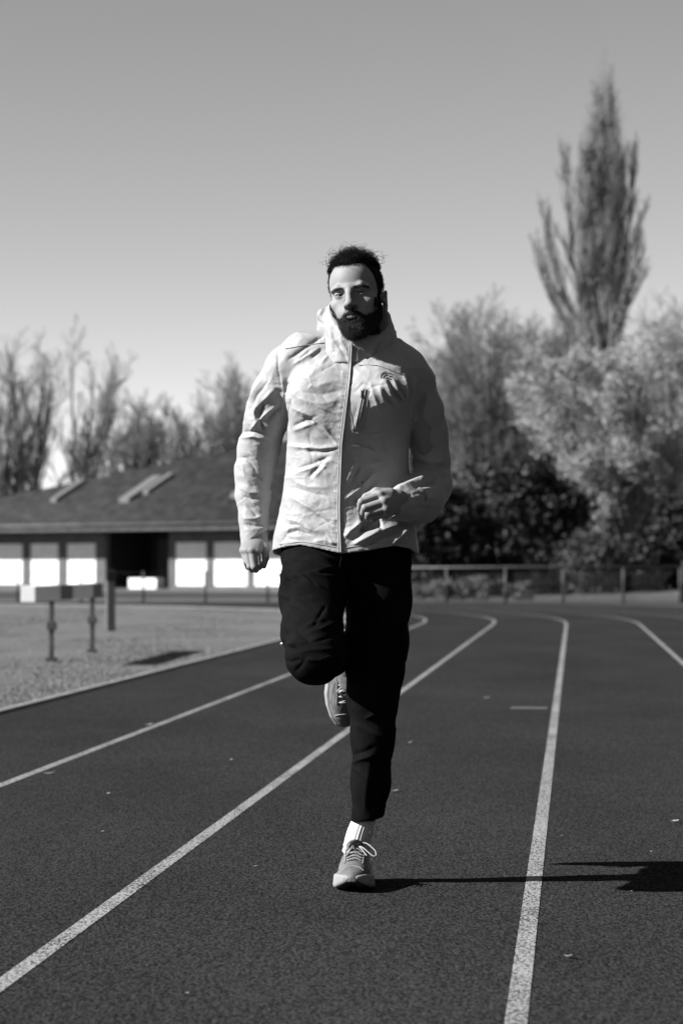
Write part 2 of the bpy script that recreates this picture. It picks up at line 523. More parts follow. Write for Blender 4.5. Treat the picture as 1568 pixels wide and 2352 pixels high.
# --- timber post by the barrier
tp = empty("timber_post", ((255 - 784) / 5553 * 34.5, 34.5, 0.0), R(12))
tag(tp, "short square grey post with a dark cap behind the banded barrier", "post")
bm = bmesh.new(); box(bm, (-0.06, -0.06, 0), (0.06, 0.06, 0.73), bevel=0.008); obj_bm("shaft", bm, noise_mat("weathered_timber", 0.10, 0.16, 8, stretch=(6, 6, 1)), tp)
bm = bmesh.new(); box(bm, (-0.075, -0.075, 0.731), (0.075, 0.075, 0.88), bevel=0.02); obj_bm("cap", bm, m_bb, tp)

# ================================================================== TREES
def grow(P, Rd, n, rg, t0=0.25, t1=1.0, ang=0.6, lenr=0.5, up=0.15, k=4, wob=0.12, rr=0.55, rmin=0.006, taper=0.7):
    B, K, _ = P.shape
    L = np.linalg.norm(np.diff(P, axis=1), axis=2).sum(1)
    t = t0 + (t1 - t0) * (np.arange(n)[None, :] + rg.random((B, n))) / n
    f = t * (K - 1); i0 = np.minimum(f.astype(int), K - 2); fr_ = (f - i0)[..., None]
    bi = np.arange(B)[:, None]
    pos = P[bi, i0] * (1 - fr_) + P[bi, i0 + 1] * fr_
    tan = P[bi, i0 + 1] - P[bi, i0]; tan /= np.linalg.norm(tan, axis=2, keepdims=True) + 1e-9
    rad = Rd[bi, i0] * (1 - fr_[..., 0]) + Rd[bi, i0 + 1] * fr_[..., 0]
    rnd = rg.normal(size=(B, n, 3)); per = rnd - (rnd * tan).sum(2, keepdims=True) * tan
    per /= np.linalg.norm(per, axis=2, keepdims=True) + 1e-9
    a = ang * (0.7 + 0.6 * rg.random((B, n, 1)))
    d = tan * np.cos(a) + per * np.sin(a)
    ln = (L[:, None] * lenr * (1.15 - taper * t) * (0.7 + 0.6 * rg.random((B, n)))).reshape(-1)
    pos = pos.reshape(-1, 3); d = d.reshape(-1, 3); rad = rad.reshape(-1)
    M = len(pos); out = np.empty((M, k, 3)); out[:, 0] = pos
    for j in range(1, k):
        d = d + rg.normal(size=(M, 3)) * wob + np.array([0, 0, up])
        d /= np.linalg.norm(d, axis=1, keepdims=True)
        out[:, j] = out[:, j - 1] + d * (ln / (k - 1))[:, None]
    r_0 = np.maximum(rad * rr, rmin)
    Ro = r_0[:, None] * np.linspace(1, 0.45, k)[None, :]
    return out, np.maximum(Ro, rmin * 0.6)

def stem(pts, r0, r1, k=10, wig=0.0, rg=None):
    pts = np.array(pts, float); s = np.linspace(0, len(pts) - 1, k); o = np.empty((k, 3))
    for c in range(3):
        o[:, c] = np.interp(s, np.arange(len(pts)), pts[:, c])
    # light smoothing so forks are not angular
    o[1:-1] = 0.25 * o[:-2] + 0.5 * o[1:-1] + 0.25 * o[2:]
    if rg is not None: o[1:] += rg.normal(size=(k - 1, 3)) * wig
    return o, np.linspace(r0, r1, k)

m_bark = noise_mat("bark", 0.05, 0.12, 3.0, rough=0.9)
m_twig = noise_mat("twigs", 0.10, 0.19, 0.6, rough=0.9)
m_twig_dark = noise_mat("dark_twigs", 0.03, 0.07, 0.6, rough=0.9)
m_twig_pale = noise_mat("pale_twigs", 0.15, 0.24, 0.6, rough=0.9)

def bare_tree(name, label, base, stems, levels, seed, group, twig=m_twig, sides=6):
    """stems: [(points relative to base, r0, r1)]; levels: dicts for grow()"""
    rg = np.random.default_rng(seed)
    t = empty(name, base)
    tag(t, label, "tree", group)
    S = [stem(p, a, b, 10, 0.06, rg) for (p, a, b) in stems]
    P = np.stack([s[0] for s in S]); Rd = np.stack([s[1] for s in S])
    V, Q = tubes(P, Rd, sides)
    mesh_np("trunk", V, Q, m_bark, t, smooth=True)
    cr_ = []
    for lv in levels:
        P, Rd = grow(P, Rd, rg=rg, **lv)
        cr_.append(tubes(P, Rd, 4 if len(P) < 900 else 3))
    V, Q = merge(cr_)
    mesh_np("crown", V, Q, twig, t)
    return t, P

def X_at(px, y): return (px - 784) / 5553 * y
def Z_at(py, y): return CAM_H + (1298 - py) / 5553 * y

LEFT = "bare trees behind the clubhouse"
Y = 125.0
def fan(n, h, spread, r, rg, zf=0.15, lean=0.0):
    out = []
    for k in range(n):
        a = rg.random() * 6.283; s = spread * (0.35 + 0.65 * rg.random())
        x1, y1 = math.cos(a) * s + lean, math.sin(a) * s
        hh_ = h * (0.78 + 0.22 * rg.random())
        out.append(([(0, 0, 0), (x1 * 0.03, y1 * 0.03, h * zf), (x1 * 0.4, y1 * 0.4, h * (zf + 0.28)), (x1 * 0.75, y1 * 0.75, hh_ * 0.78), (x1, y1, hh_)], r * (0.75 + 0.3 * rg.random()), r * 0.12))
    return out
rgt = np.random.default_rng(11)
lv_bare = [dict(n=11, t0=0.3, ang=0.5, lenr=0.34, up=0.16, k=5, wob=0.12, rr=0.5),
           dict(n=6, t0=0.2, ang=0.55, lenr=0.5, up=0.12, k=4, wob=0.15, rr=0.55, rmin=0.016),
           dict(n=5, t0=0.25, ang=0.6, lenr=0.5, up=0.10, k=3, wob=0.2, rr=0.6, rmin=0.009)]
bare_tree("bare_tree", "tall bare tree with a thick dark trunk behind the roof, far left", (X_at(62, Y), Y, 0), fan(7, Z_at(805, Y), 1.9, 0.26, rgt), lv_bare, 1, LEFT)
bare_tree("bare_tree", "bare tree with two slim stems behind the left skylight", (X_at(178, Y), Y, 0), fan(6, Z_at(815, Y), 2.2, 0.2, rgt, 0.12, 0.3), lv_bare, 2, LEFT)
bare_tree("bare_tree", "bare tree cut off by the left edge of the picture", (X_at(2, 118), 118, 0), fan(5, Z_at(835, 118), 1.6, 0.22, rgt), lv_bare, 3, LEFT)
MID = "bare trees over the clubhouse roof"
lv_bushy = [dict(n=15, t0=0.2, ang=0.6, lenr=0.38, up=0.14, k=5, wob=0.14, rr=0.5),
            dict(n=7, t0=0.15, ang=0.6, lenr=0.52, up=0.10, k=4, wob=0.18, rr=0.55, rmin=0.020),
            dict(n=5, t0=0.2, ang=0.65, lenr=0.55, up=0.06, k=3, wob=0.2, rr=0.6, rmin=0.013)]
Y = 142.0
bare_tree("bare_tree", "low rounded bare tree above the clubhouse roof ridge", (X_at(315, Y), Y, 0), fan(6, Z_at(945, Y), 2.2, 0.2, rgt), lv_bushy, 4, MID)
bare_tree("bare_tree", "bare tree between the rounded tree and the runner's sleeve", (X_at(455, Y), Y, 0), fan(8, Z_at(945, Y), 2.4, 0.22, rgt), lv_bushy, 5, MID)
bare_tree("bare_tree", "taller twiggy tree just left of the runner's sleeve", (X_at(560, Y), Y, 0), fan(9, Z_at(885, Y), 2.2, 0.24, rgt), lv_bushy, 6, MID)
bare_tree("bare_tree", "bare tree mostly hidden behind the runner", (X_at(690, Y), Y, 0), fan(5, Z_at(900, Y), 2.6, 0.2, rgt), lv_bushy, 7, MID)
bare_tree("bare_tree", "low bare tree filling the dip above the middle of the roof", (X_at(400, Y), Y, 0), fan(6, Z_at(950, Y), 2.4, 0.2, rgt), lv_bushy, 14, MID)
bare_tree("bare_tree", "low twiggy tree over the roof right of the two slim stems", (X_at(262, Y), Y, 0), fan(6, Z_at(985, Y), 2.4, 0.2, rgt), lv_bushy, 15, MID)
lv_dome = [dict(n=19, t0=0.2, ang=0.65, lenr=0.36, up=0.12, k=5, wob=0.14, rr=0.5), dict(n=8, t0=0.15, ang=0.6, lenr=0.5, up=0.08, k=4, wob=0.18, rr=0.55, rmin=0.018), dict(n=6, t0=0.2, ang=0.65, lenr=0.5, up=0.05, k=3, wob=0.2, rr=0.6, rmin=0.013)]
RIGHT = "bare trees right of the runner"
Y = 126.0
bare_tree("bare_tree", "broad dome of bare twigs right of the runner's shoulder", (X_at(1150, Y), Y, 0), fan(14, Z_at(745, Y), 3.9, 0.26, np.random.default_rng(2), 0.18), lv_dome, 8, RIGHT)
bare_tree("bare_tree", "dense bare tree showing beside the runner's elbow", (X_at(935, Y + 10), Y + 10, 0), fan(8, Z_at(880, Y + 10), 2.4, 0.22, np.random.default_rng(6)), lv_bushy, 13, RIGHT)
bare_tree("bare_tree", "lower bare tree close behind the runner's shoulder", (X_at(1020, Y + 6), Y + 6, 0), fan(8, Z_at(835, Y + 6), 2.4, 0.22, np.random.default_rng(7)), lv_bushy, 9, RIGHT)
bare_tree("bare_tree", "bare tree between the broad dome and the poplar", (X_at(1275, Y + 8), Y + 8, 0), fan(8, Z_at(745, Y + 8), 2.2, 0.22, np.random.default_rng(8)), lv_bushy, 10, RIGHT)
bare_tree("bare_tree", "bare tree at the right edge behind the pale tree", (X_at(1545, Y + 4), Y + 4, 0), fan(9, Z_at(745, Y + 4), 3.0, 0.24, np.random.default_rng(9)), lv_bushy, 12, RIGHT)

# --- the tall poplar: one spire with shorter side spires
Y = 140.0
bp_ = np.array([X_at(1392, Y), Y, 0.0])
def tipp(px, py, dy): return (X_at(px, Y) - bp_[0], dy, Z_at(py + (22 if py < 600 else 0), Y))
pst = [([(0, 0, 0), (0, 0, 8), (0.05, 0, 16), tipp(1386, 165, 0)], 0.42, 0.03)]
for (fx, fy, px, py, dy) in ((1375, 760, 1375, 300, 0.5), (1400, 760, 1410, 290, -0.6), (1360, 740, 1298, 345, 0.4), (1370, 720, 1330, 350, -0.8), (1405, 720, 1458, 345, 0.5),
                             (1410, 780, 1470, 480, -0.6), (1350, 760, 1252, 480, -0.3), (1345, 780, 1236, 560, 0.6), (1370, 800, 1345, 420, 1.2), (1400, 800, 1430, 400, 1.1), (1380, 780, 1395, 330, 1.0), (1384, 560, 1374, 225, 0.3), (1388, 560, 1398, 215, -0.3), (1382, 600, 1360, 285, -0.4), (1390, 600, 1414, 280, 0.4), (1378, 640, 1350, 350, 0.2), (1394, 640, 1428, 360, -0.3)):
    f_ = tipp(fx, fy, dy * 0.3); t_ = tipp(px, py, dy)
    m1 = tuple(np.array(f_) * 0.62 + np.array(t_) * 0.38 + np.array([(t_[0] - f_[0]) * 0.32, 0, 0]))
    pst.append(([(0, 0, 4), f_, m1, t_], 0.2, 0.025))
lv_pop = [dict(n=36, t0=0.28, ang=0.28, lenr=0.14, up=0.22, k=4, wob=0.06, rr=0.45, rmin=0.026, taper=0.6),
          dict(n=7, t0=0.1, ang=0.32, lenr=0.5, up=0.2, k=4, wob=0.08, rr=0.5, rmin=0.019, taper=0.6),
          dict(n=3, t0=0.2, ang=0.35, lenr=0.5, up=0.16, k=3, wob=0.12, rr=0.6, rmin=0.016)]
bare_tree("poplar_tree", "tall leafless poplar with pointed spires towering above the other trees", tuple(bp_), pst, lv_pop, 21, None, noise_mat("poplar_twigs", 0.18, 0.29, 0.5, rough=0.9))

# --- foliage clumps made of small leaf faces
def leaf_cloud(rg, centers, radii, n_per, size, flat=0.8):
    n = len(centers) * n_per
    c = np.repeat(centers, n_per, 0); r = np.repeat(radii, n_per, 0)
    d = rg.normal(size=(n, 3)); d /= np.linalg.norm(d, axis=1, keepdims=True)
    p = c + d * (r * (0.35 + 0.65 * rg.random(n) ** 0.5))[:, None] * np.array([1, 1, flat])
    a = rg.normal(size=(n, 3)); a /= np.linalg.norm(a, axis=1, keepdims=True)
    b = np.cross(a, rg.normal(size=(n, 3))); b /= np.linalg.norm(b, axis=1, keepdims=True)
    s = (size * (0.6 + 0.8 * rg.random(n)))[:, None]
    V = np.stack([p - a * s, p + b * s * 0.5, p + a * s, p - b * s * 0.5], 1).reshape(-1, 3)
    return V, np.arange(4 * n).reshape(-1, 4)

def leafy(name, label, base, stems, levels, seed, leafmat, n_per, rad, size, cat, group=None, twig=m_twig, keep=1.0):
    t, P = bare_tree(name, label, base, stems, levels, seed, group, twig)
    t["category"] = cat
    rg = np.random.default_rng(seed + 500)
    tips = P[:, -1]
    tips = tips[rg.random(len(tips)) < keep]
    V, Q = leaf_cloud(rg, tips, rad * (0.6 + 0.8 * rg.random(len(tips))), n_per, size)
    V[:, 2] = np.maximum(V[:, 2], 0.03)
    mesh_np("foliage", V, Q, leafmat, t)
    return t

# --- the pale tree in bud, right
m_bud = noise_mat("pale_buds", 0.24, 0.40, 1.2, rough=0.8)
Y = 82.0
rg_ = np.random.default_rng(31)
pst = []
for k in range(13):
    a = k * 2.4; s = (0.9 + 3.1 * ((k * 0.618) % 1.0))
    z1 = 8.6 - 0.42 * s * s * 0.55 - 0.4 * rg_.random()
    x1, y1 = math.cos(a) * s - 0.3, math.sin(a) * s
    pst.append(([(0, 0, 0), (0.02 * x1, 0.02 * y1, 1.8), (x1 * 0.35, y1 * 0.35, 3.3), (x1 * 0.75, y1 * 0.75, 0.35 * 3.3 + 0.65 * z1), (x1, y1, z1)], 0.15, 0.02))
lv_pale = [dict(n=10, t0=0.35, ang=0.85, lenr=0.36, up=0.04, k=5, wob=0.16, rr=0.5),
           dict(n=7, t0=0.15, ang=0.7, lenr=0.5, up=-0.02, k=4, wob=0.2, rr=0.55, rmin=0.009),
           dict(n=5, t0=0.15, ang=0.7, lenr=0.55, up=-0.06, k=3, wob=0.25, rr=0.6, rmin=0.007)]
leafy("budding_tree", "broad pale tree in early leaf behind the fence on the right", (X_at(1441, Y), Y, 0), pst, lv_pale, 32, m_bud, 16, 0.26, 0.048, "tree", None, m_twig_pale)

# --- dark shrubs behind the fence
m_ever = noise_mat("evergreen_leaves", 0.012, 0.03, 1.5, rough=0.6)
m_ever2 = noise_mat("grey_leaves", 0.04, 0.085, 1.5, rough=0.7)
SH = "shrubs behind the rail fence"
lv_sh = [dict(n=8, t0=0.15, ang=0.7, lenr=0.45, up=0.08, k=4, wob=0.2, rr=0.5),
         dict(n=6, t0=0.2, ang=0.7, lenr=0.5, up=0.05, k=3, wob=0.2, rr=0.6, rmin=0.008)]
def shrub(label, px, Y, top_py, half, seed, lm, n_per=26, size=0.10, kinds="shrub"):
    rg = np.random.default_rng(seed)
    h = Z_at(top_py, Y)
    st = []
    for k in range(9):
        a = rg.random() * 6.283; s = half * (0.2 + 0.8 * rg.random()); hh_ = h * (1.0 - 0.35 * (s / half) ** 2) * 0.9
        st.append(([(0, 0, 0), (math.cos(a) * s * 0.5, math.sin(a) * s * 0.5, hh_ * 0.4), (math.cos(a) * s * 0.85, math.sin(a) * s * 0.85, hh_ * 0.8), (math.cos(a) * s * 0.9, math.sin(a) * s * 0.9, hh_)], 0.05, 0.012))
    return leafy("shrub", label, (X_at(px, Y), Y, 0), st, lv_sh, seed, lm, n_per, 0.30, size, "shrub", SH, m_twig_dark)
shrub("dark evergreen shrub right behind the runner's elbow", 985, 74, 1120, 1.0, 41, m_ever)
shrub("dark evergreen shrub with grey sunlit twigs left of the darkest one", 1085, 77, 1075, 1.1, 42, m_ever2, 14)
shrub("darkest rounded evergreen shrub in the middle of the shrubs", 1235, 74, 1085, 1.15, 43, m_ever)
shrub("dark evergreen shrub under the right side of the pale tree", 1545, 77, 1165, 1.3, 44, m_ever)
shrub("grey shrub between the darkest shrub and the pale tree's trunk", 1365, 72, 1225, 0.75, 45, m_ever2, 12, 0.07)
shrub("low dark shrub filling the gap left of the runner's hip", 905, 76, 1150, 1.2, 46, m_ever)
m_hed = noise_mat("hedge_leaves", 0.012, 0.026, 1.5, rough=0.6)
# clipped low hedge along the back of the verge
rg = np.random.default_rng(77)
hd = empty("low_hedge", (6.0, 76.5, 0))
tag(hd, "long dark low hedge behind the rail fence", "hedge")
n = 700
cs = np.stack([rg.uniform(-6, 9, n), rg.uniform(-0.5, 0.5, n), rg.uniform(0.15, 1.15, n)], 1)
V, Q = leaf_cloud(rg, cs, np.full(n, 0.3), 40, 0.09)
V[:, 2] = np.maximum(V[:, 2], 0.02)
mesh_np("foliage", V, Q, m_hed, hd)
st = [stem([(x, 0, 0), (x + 0.05, 0.02, 0.5), (x, 0, 1.0)], 0.03, 0.01, 4) for x in np.linspace(-5.8, 8.8, 40)]
V, Q = tubes(np.stack([s[0] for s in st]), np.stack([s[1] for s in st]), 4)
mesh_np("stems", V, Q, m_bark, hd)
# pale low plants at the foot of the fence
m_pal = noise_mat("pale_leaves", 0.10, 0.19, 2.0, rough=0.8)
for k, (px, top_, lab) in enumerate(((965, 1338, "small pale plant at the fence foot nearest the runner"), (1010, 1325, "pale leafy plant at the fence foot left of the second post"), (1060, 1318, "pale leafy plant at the fence foot between two posts"), (1105, 1314, "tallest pale plant at the fence foot"), (1190, 1330, "lone grey plant at the fence foot further right"))):
    Yp = 64.5; h = Z_at(top_, Yp)
    p_ = empty("verge_plant", (X_at(px, Yp), Yp, 0.01)); tag(p_, lab, "plant", "plants at the foot of the fence")
    n = 40
    cs = np.stack([rg.normal(0, 0.2, n), rg.normal(0, 0.15, n), rg.uniform(0.05, max(0.1, h - 0.12), n)], 1)
    V, Q = leaf_cloud(rg, cs, np.full(n, 0.11), 22, 0.045); V[:, 2] = np.maximum(V[:, 2], 0.005)
    mesh_np("leaves", V, Q, m_pal, p_)
    st = [stem([(0, 0, 0), (c[0] * 0.6, c[1] * 0.6, c[2] * 0.5), tuple(c)], 0.01, 0.004, 4) for c in cs[::3]]
    V, Q = tubes(np.stack([s[0] for s in st]), np.stack([s[1] for s in st]), 3)
    mesh_np("stems", V, Q, m_twig_dark, p_)

# a far belt of scrub closing the view behind the trees on the right
rg = np.random.default_rng(88)
n = 2200
cs = np.stack([rg.uniform(-3, 32, n), rg.uniform(148, 156, n), np.zeros(n)], 1)
cs[:, 2] = rg.random(n) ** 0.8 * (6.6 + 1.2 * np.sin(cs[:, 0] * 0.9) + 0.8 * np.sin(cs[:, 0] * 2.3))
V, Q = leaf_cloud(rg, cs, np.full(n, 0.7), 16, 0.22)
V[:, 2] = np.maximum(V[:, 2], 0.02)
tag(mesh_np("far_wood", V, Q, m_ever2), "dim belt of scrub far behind the trees on the right", "scrub", kind="stuff")

# unseen belt of evergreens, added right and behind to cut the low sky light
rg = np.random.default_rng(99)
n = 5200
side = rg.random(n)
cx_ = np.where(side < 0.55, rg.uniform(17, 24, n), rg.uniform(-45, 24, n))
cy_ = np.where(side < 0.55, rg.uniform(-28, 48, n), rg.uniform(-30, -22, n))
tall = 9.0 + 2.2 * np.sin(cx_ * 0.5 + cy_ * 0.37) + 1.4 * np.sin(cy_ * 0.9 + 1.0)
cs = np.stack([cx_, cy_, 0.2 + rg.random(n) * (tall - 0.4)], 1)
V, Q = leaf_cloud(rg, cs, np.full(n, 0.9), 8, 0.55)
V[:, 2] = np.maximum(V[:, 2], 0.02)
tag(mesh_np("added_tree_belt", V, Q, m_ever), "unseen dark belt of evergreens added beyond the track to block low sky light", "trees", kind="stuff")
# ================================================================== THE RUNNER
# Sculpted as distance fields on fine grids and skinned with surface nets.
def smin(a, b, k):
    h = np.maximum(k - np.abs(a - b), 0.0) / k
    return np.minimum(a, b) - h * h * k * 0.25

def smax(a, b, k):
    return -smin(-a, -b, k)

class Field:
    def __init__(self, lo, hi, h):
        self.lo = np.array(lo, np.float32); self.h = h
        n = np.ceil((np.array(hi) - np.array(lo)) / h).astype(int) + 1
        self.ax = [np.float32(lo[i]) + np.arange(n[i], dtype=np.float32) * np.float32(h) for i in range(3)]
        self.D = np.full(n, 0.5, np.float32)
    def sub(self, lo, hi):
        s = []
        for i in range(3):
            a = int(np.searchsorted(self.ax[i], lo[i])); b = int(np.searchsorted(self.ax[i], hi[i]))
            s.append(slice(max(0, a - 1), min(len(self.ax[i]), b + 1)))
        return tuple(s)
    def xyz(self, s):
        return self.ax[0][s[0]][:, None, None], self.ax[1][s[1]][None, :, None], self.ax[2][s[2]][None, None, :]
    def put(self, fn, lo, hi, k=0.01, op="add", pad=None):
        p = (k * 1.5 + 3 * self.h) if pad is None else pad
        s = self.sub(np.array(lo) - p, np.array(hi) + p)
        if any(q.stop <= q.start for q in s): return
        d = fn(*self.xyz(s)).astype(np.float32)
        cur = self.D[s]
        if op == "add": self.D[s] = smin(cur, d, k)
        elif op == "cut": self.D[s] = smax(cur, -d, k)
        elif op == "keep": self.D[s] = smax(cur, d, k)
    # ---- shapes
    def cone(self, p0, p1, r0, r1, k=0.01, op="add"):
        p0 = np.array(p0, np.float32); p1 = np.array(p1, np.float32); ba = p1 - p0; L2 = float(ba @ ba) + 1e-12
        def fn(x, y, z):
            t = np.clip(((x - p0[0]) * ba[0] + (y - p0[1]) * ba[1] + (z - p0[2]) * ba[2]) / L2, 0, 1)
            return np.sqrt((x - p0[0] - ba[0] * t) ** 2 + (y - p0[1] - ba[1] * t) ** 2 + (z - p0[2] - ba[2] * t) ** 2) - (r0 + (r1 - r0) * t)
        m = max(r0, r1)
        self.put(fn, np.minimum(p0, p1) - m, np.maximum(p0, p1) + m, k, op)
    def chain(self, pts, rs, k=0.01, op="add"):
        for i in range(len(pts) - 1):
            self.cone(pts[i], pts[i + 1], rs[i], rs[i + 1], k, op)
    def ell(self, c, r, k=0.01, op="add", rot=None):
        c = np.array(c, np.float32); r = np.array(r, np.float32)
        M = np.array(rot.to_matrix()).T if rot is not None else None
        def fn(x, y, z):
            x, y, z = x - c[0], y - c[1], z - c[2]
            if M is not None:
                x, y, z = (M[0, 0] * x + M[0, 1] * y + M[0, 2] * z, M[1, 0] * x + M[1, 1] * y + M[1, 2] * z, M[2, 0] * x + M[2, 1] * y + M[2, 2] * z)
            q = np.sqrt((x / r[0]) ** 2 + (y / r[1]) ** 2 + (z / r[2]) ** 2)
            g = np.sqrt((x / r[0] ** 2) ** 2 + (y / r[1] ** 2) ** 2 + (z / r[2] ** 2) ** 2) + 1e-9
            return q * (q - 1.0) / g
        m = float(r.max()) if rot is not None else r
        self.put(fn, c - m, c + m, k, op)
    # ---- skin it
    def mesh(self):
        D = self.D; S = D < 0
        n = np.array(D.shape)
        c = np.zeros(n - 1, np.int8)
        for dx in (0, 1):
            for dy in (0, 1):
                for dz in (0, 1):
                    c += S[dx:n[0] - 1 + dx, dy:n[1] - 1 + dy, dz:n[2] - 1 + dz]
        act = (c > 0) & (c < 8)
        I = np.stack(np.nonzero(act), 1)
        idx = np.full(n - 1, -1, np.int32); idx[act] = np.arange(len(I))
        acc = np.zeros((len(I), 3)); cnt = np.zeros(len(I))
        for a in range(3):
            o1, o2 = [q for q in range(3) if q != a]
            for u in (0, 1):
                for v in (0, 1):
                    A = I.copy(); A[:, o1] += u; A[:, o2] += v
                    Bq = A.copy(); Bq[:, a] += 1
                    da = D[A[:, 0], A[:, 1], A[:, 2]].astype(float); db = D[Bq[:, 0], Bq[:, 1], Bq[:, 2]].astype(float)
                    x = (da < 0) != (db < 0)
                    t = np.where(x, da / np.where(x, da - db, 1), 0)
                    p = A.astype(float); p[:, a] += t
                    acc[x] += p[x]; cnt[x] += 1
        V = acc / cnt[:, None] * self.h + self.lo
        Q = []
        for a in range(3):
            o1, o2 = (a + 1) % 3, (a + 2) % 3
            sl0 = [slice(None)] * 3; sl1 = [slice(None)] * 3
            sl0[a] = slice(0, n[a] - 1); sl1[a] = slice(1, n[a])
            x = S[tuple(sl0)] != S[tuple(sl1)]
            E_ = np.stack(np.nonzero(x), 1)
            E_ = E_[(E_[:, o1] > 0) & (E_[:, o2] > 0) & (E_[:, o1] < n[o1] - 1) & (E_[:, o2] < n[o2] - 1)]
            def cell(d1, d2):
                q = E_.copy(); q[:, o1] -= d1; q[:, o2] -= d2
                return idx[q[:, 0], q[:, 1], q[:, 2]]
            q = np.stack([cell(1, 1), cell(0, 1), cell(0, 0), cell(1, 0)], 1)
            neg = S[E_[:, 0], E_[:, 1], E_[:, 2]]
            q[~neg] = q[~neg][:, ::-1]
            Q.append(q)
        return V, np.concatenate(Q)

def vnormals(V, Q):
    a, b, c = V[Q[:, 0]], V[Q[:, 1]], V[Q[:, 2]]
    d = V[Q[:, -1]]
    fn = np.cross(c - a, d - b)
    N = np.zeros_like(V)
    for j in range(Q.shape[1]):
        for q in range(3):
            N[:, q] += np.bincount(Q[:, j], fn[:, q], len(V))
    return N / (np.linalg.norm(N, axis=1, keepdims=True) + 1e-12)

def relax(V, Q, n=1, f=0.5):
    for _ in range(n):
        A = np.zeros_like(V); c = np.zeros(len(V))
        for j in range(4):
            i0, i1 = Q[:, j], Q[:, (j + 1) % 4]
            for q in range(3):
                A[:, q] += np.bincount(i0, V[i1, q], len(V)) + np.bincount(i1, V[i0, q], len(V))
            c += np.bincount(i0, minlength=len(V)) + np.bincount(i1, minlength=len(V))
        V = V * (1 - f) + f * A / np.maximum(c, 1)[:, None]
    return V

def vnoise(P, seed=0):
    """smooth 3-D value noise in -1..1"""
    i = np.floor(P).astype(np.int64); f = P - i; f = f * f * (3 - 2 * f)
    def hsh(x, y, z):
        h = (x * 374761393 + y * 668265263 + z * 1274126177 + seed * 974711) & 0xffffffff
        h = ((h ^ (h >> 13)) * 1103515245) & 0xffffffff
        return ((h ^ (h >> 16)) & 0xffff) / 32767.5 - 1
    r = 0
    for dx in (0, 1):
        for dy in (0, 1):
            for dz in (0, 1):
                w = (f[:, 0] if dx else 1 - f[:, 0]) * (f[:, 1] if dy else 1 - f[:, 1]) * (f[:, 2] if dz else 1 - f[:, 2])
                r = r + w * hsh(i[:, 0] + dx, i[:, 1] + dy, i[:, 2] + dz)
    return r

# drawing sheet of the figure: front-elevation units (1 unit = 1/5553 rad from the viewpoint) turned into metres at depth y
def W(px, py, y=7.1):
    return np.array([(px - 784.0) / 5553.0 * y, y, CAM_H + (1298.0 - py) / 5553.0 * y])
def sheet(V):
    return 784.0 + V[:, 0] / V[:, 1] * 5553.0, 1298.0 - (V[:, 2] - CAM_H) / V[:, 1] * 5553.0
U_ = 7.1 / 5553.0                               # metres per sheet unit at the figure

person = empty("person", (0.04, 7.1, 0.0))
tag(person, "bearded man in a pale hooded jacket and black trousers running towards the viewer", "person")
PO = np.array([0.04, 7.1, 0.0])
def pmesh(name, V, F, m, parent=person, smooth=True):
    o = mesh_np(name, V - PO, F, m, None, smooth)
    o.parent = parent
    return o

# ------------------------------------------------------------------ materials
def skin_material():
    m = mat("skin", 0.5, 0.58, 0.25)
    b = m.node_tree.nodes["Principled BSDF"]
    at = nd(m, "ShaderNodeAttribute"); at.attribute_name = "tone"
    tc = nd(m, "ShaderNodeTexCoord")
    n1 = nd(m, "ShaderNodeTexNoise", Scale=60.0, Detail=4.0); lk(m, tc.outputs["Object"], n1.inputs["Vector"])
    mr = nd(m, "ShaderNodeMapRange"); mr.inputs[3].default_value = 0.9; mr.inputs[4].default_value = 1.1; lk(m, n1.outputs[0], mr.inputs[0])
    mu = nd(m, "ShaderNodeMath", operation='MULTIPLY'); lk(m, at.outputs["Fac"], mu.inputs[0]); lk(m, mr.outputs[0], mu.inputs[1])
    lk(m, mu.outputs[0], b.inputs["Base Color"])
    b.inputs["Subsurface Weight"].default_value = 0.12
    b.inputs["Subsurface Radius"].default_value = (0.006, 0.006, 0.006)
    b.inputs["Subsurface Scale"].default_value = 1.0
    n2 = nd(m, "ShaderNodeTexNoise", Scale=450.0, Detail=3.0); lk(m, tc.outputs["Object"], n2.inputs["Vector"])
    bp = nd(m, "ShaderNodeBump", Strength=0.25, Distance=0.001); lk(m, n2.outputs[0], bp.inputs["Height"]); lk(m, bp.outputs[0], b.inputs["Normal"])
    return m
m_skin = skin_material()
m_hair = mat("dark_hair", 0.010, 0.8, 0.08)
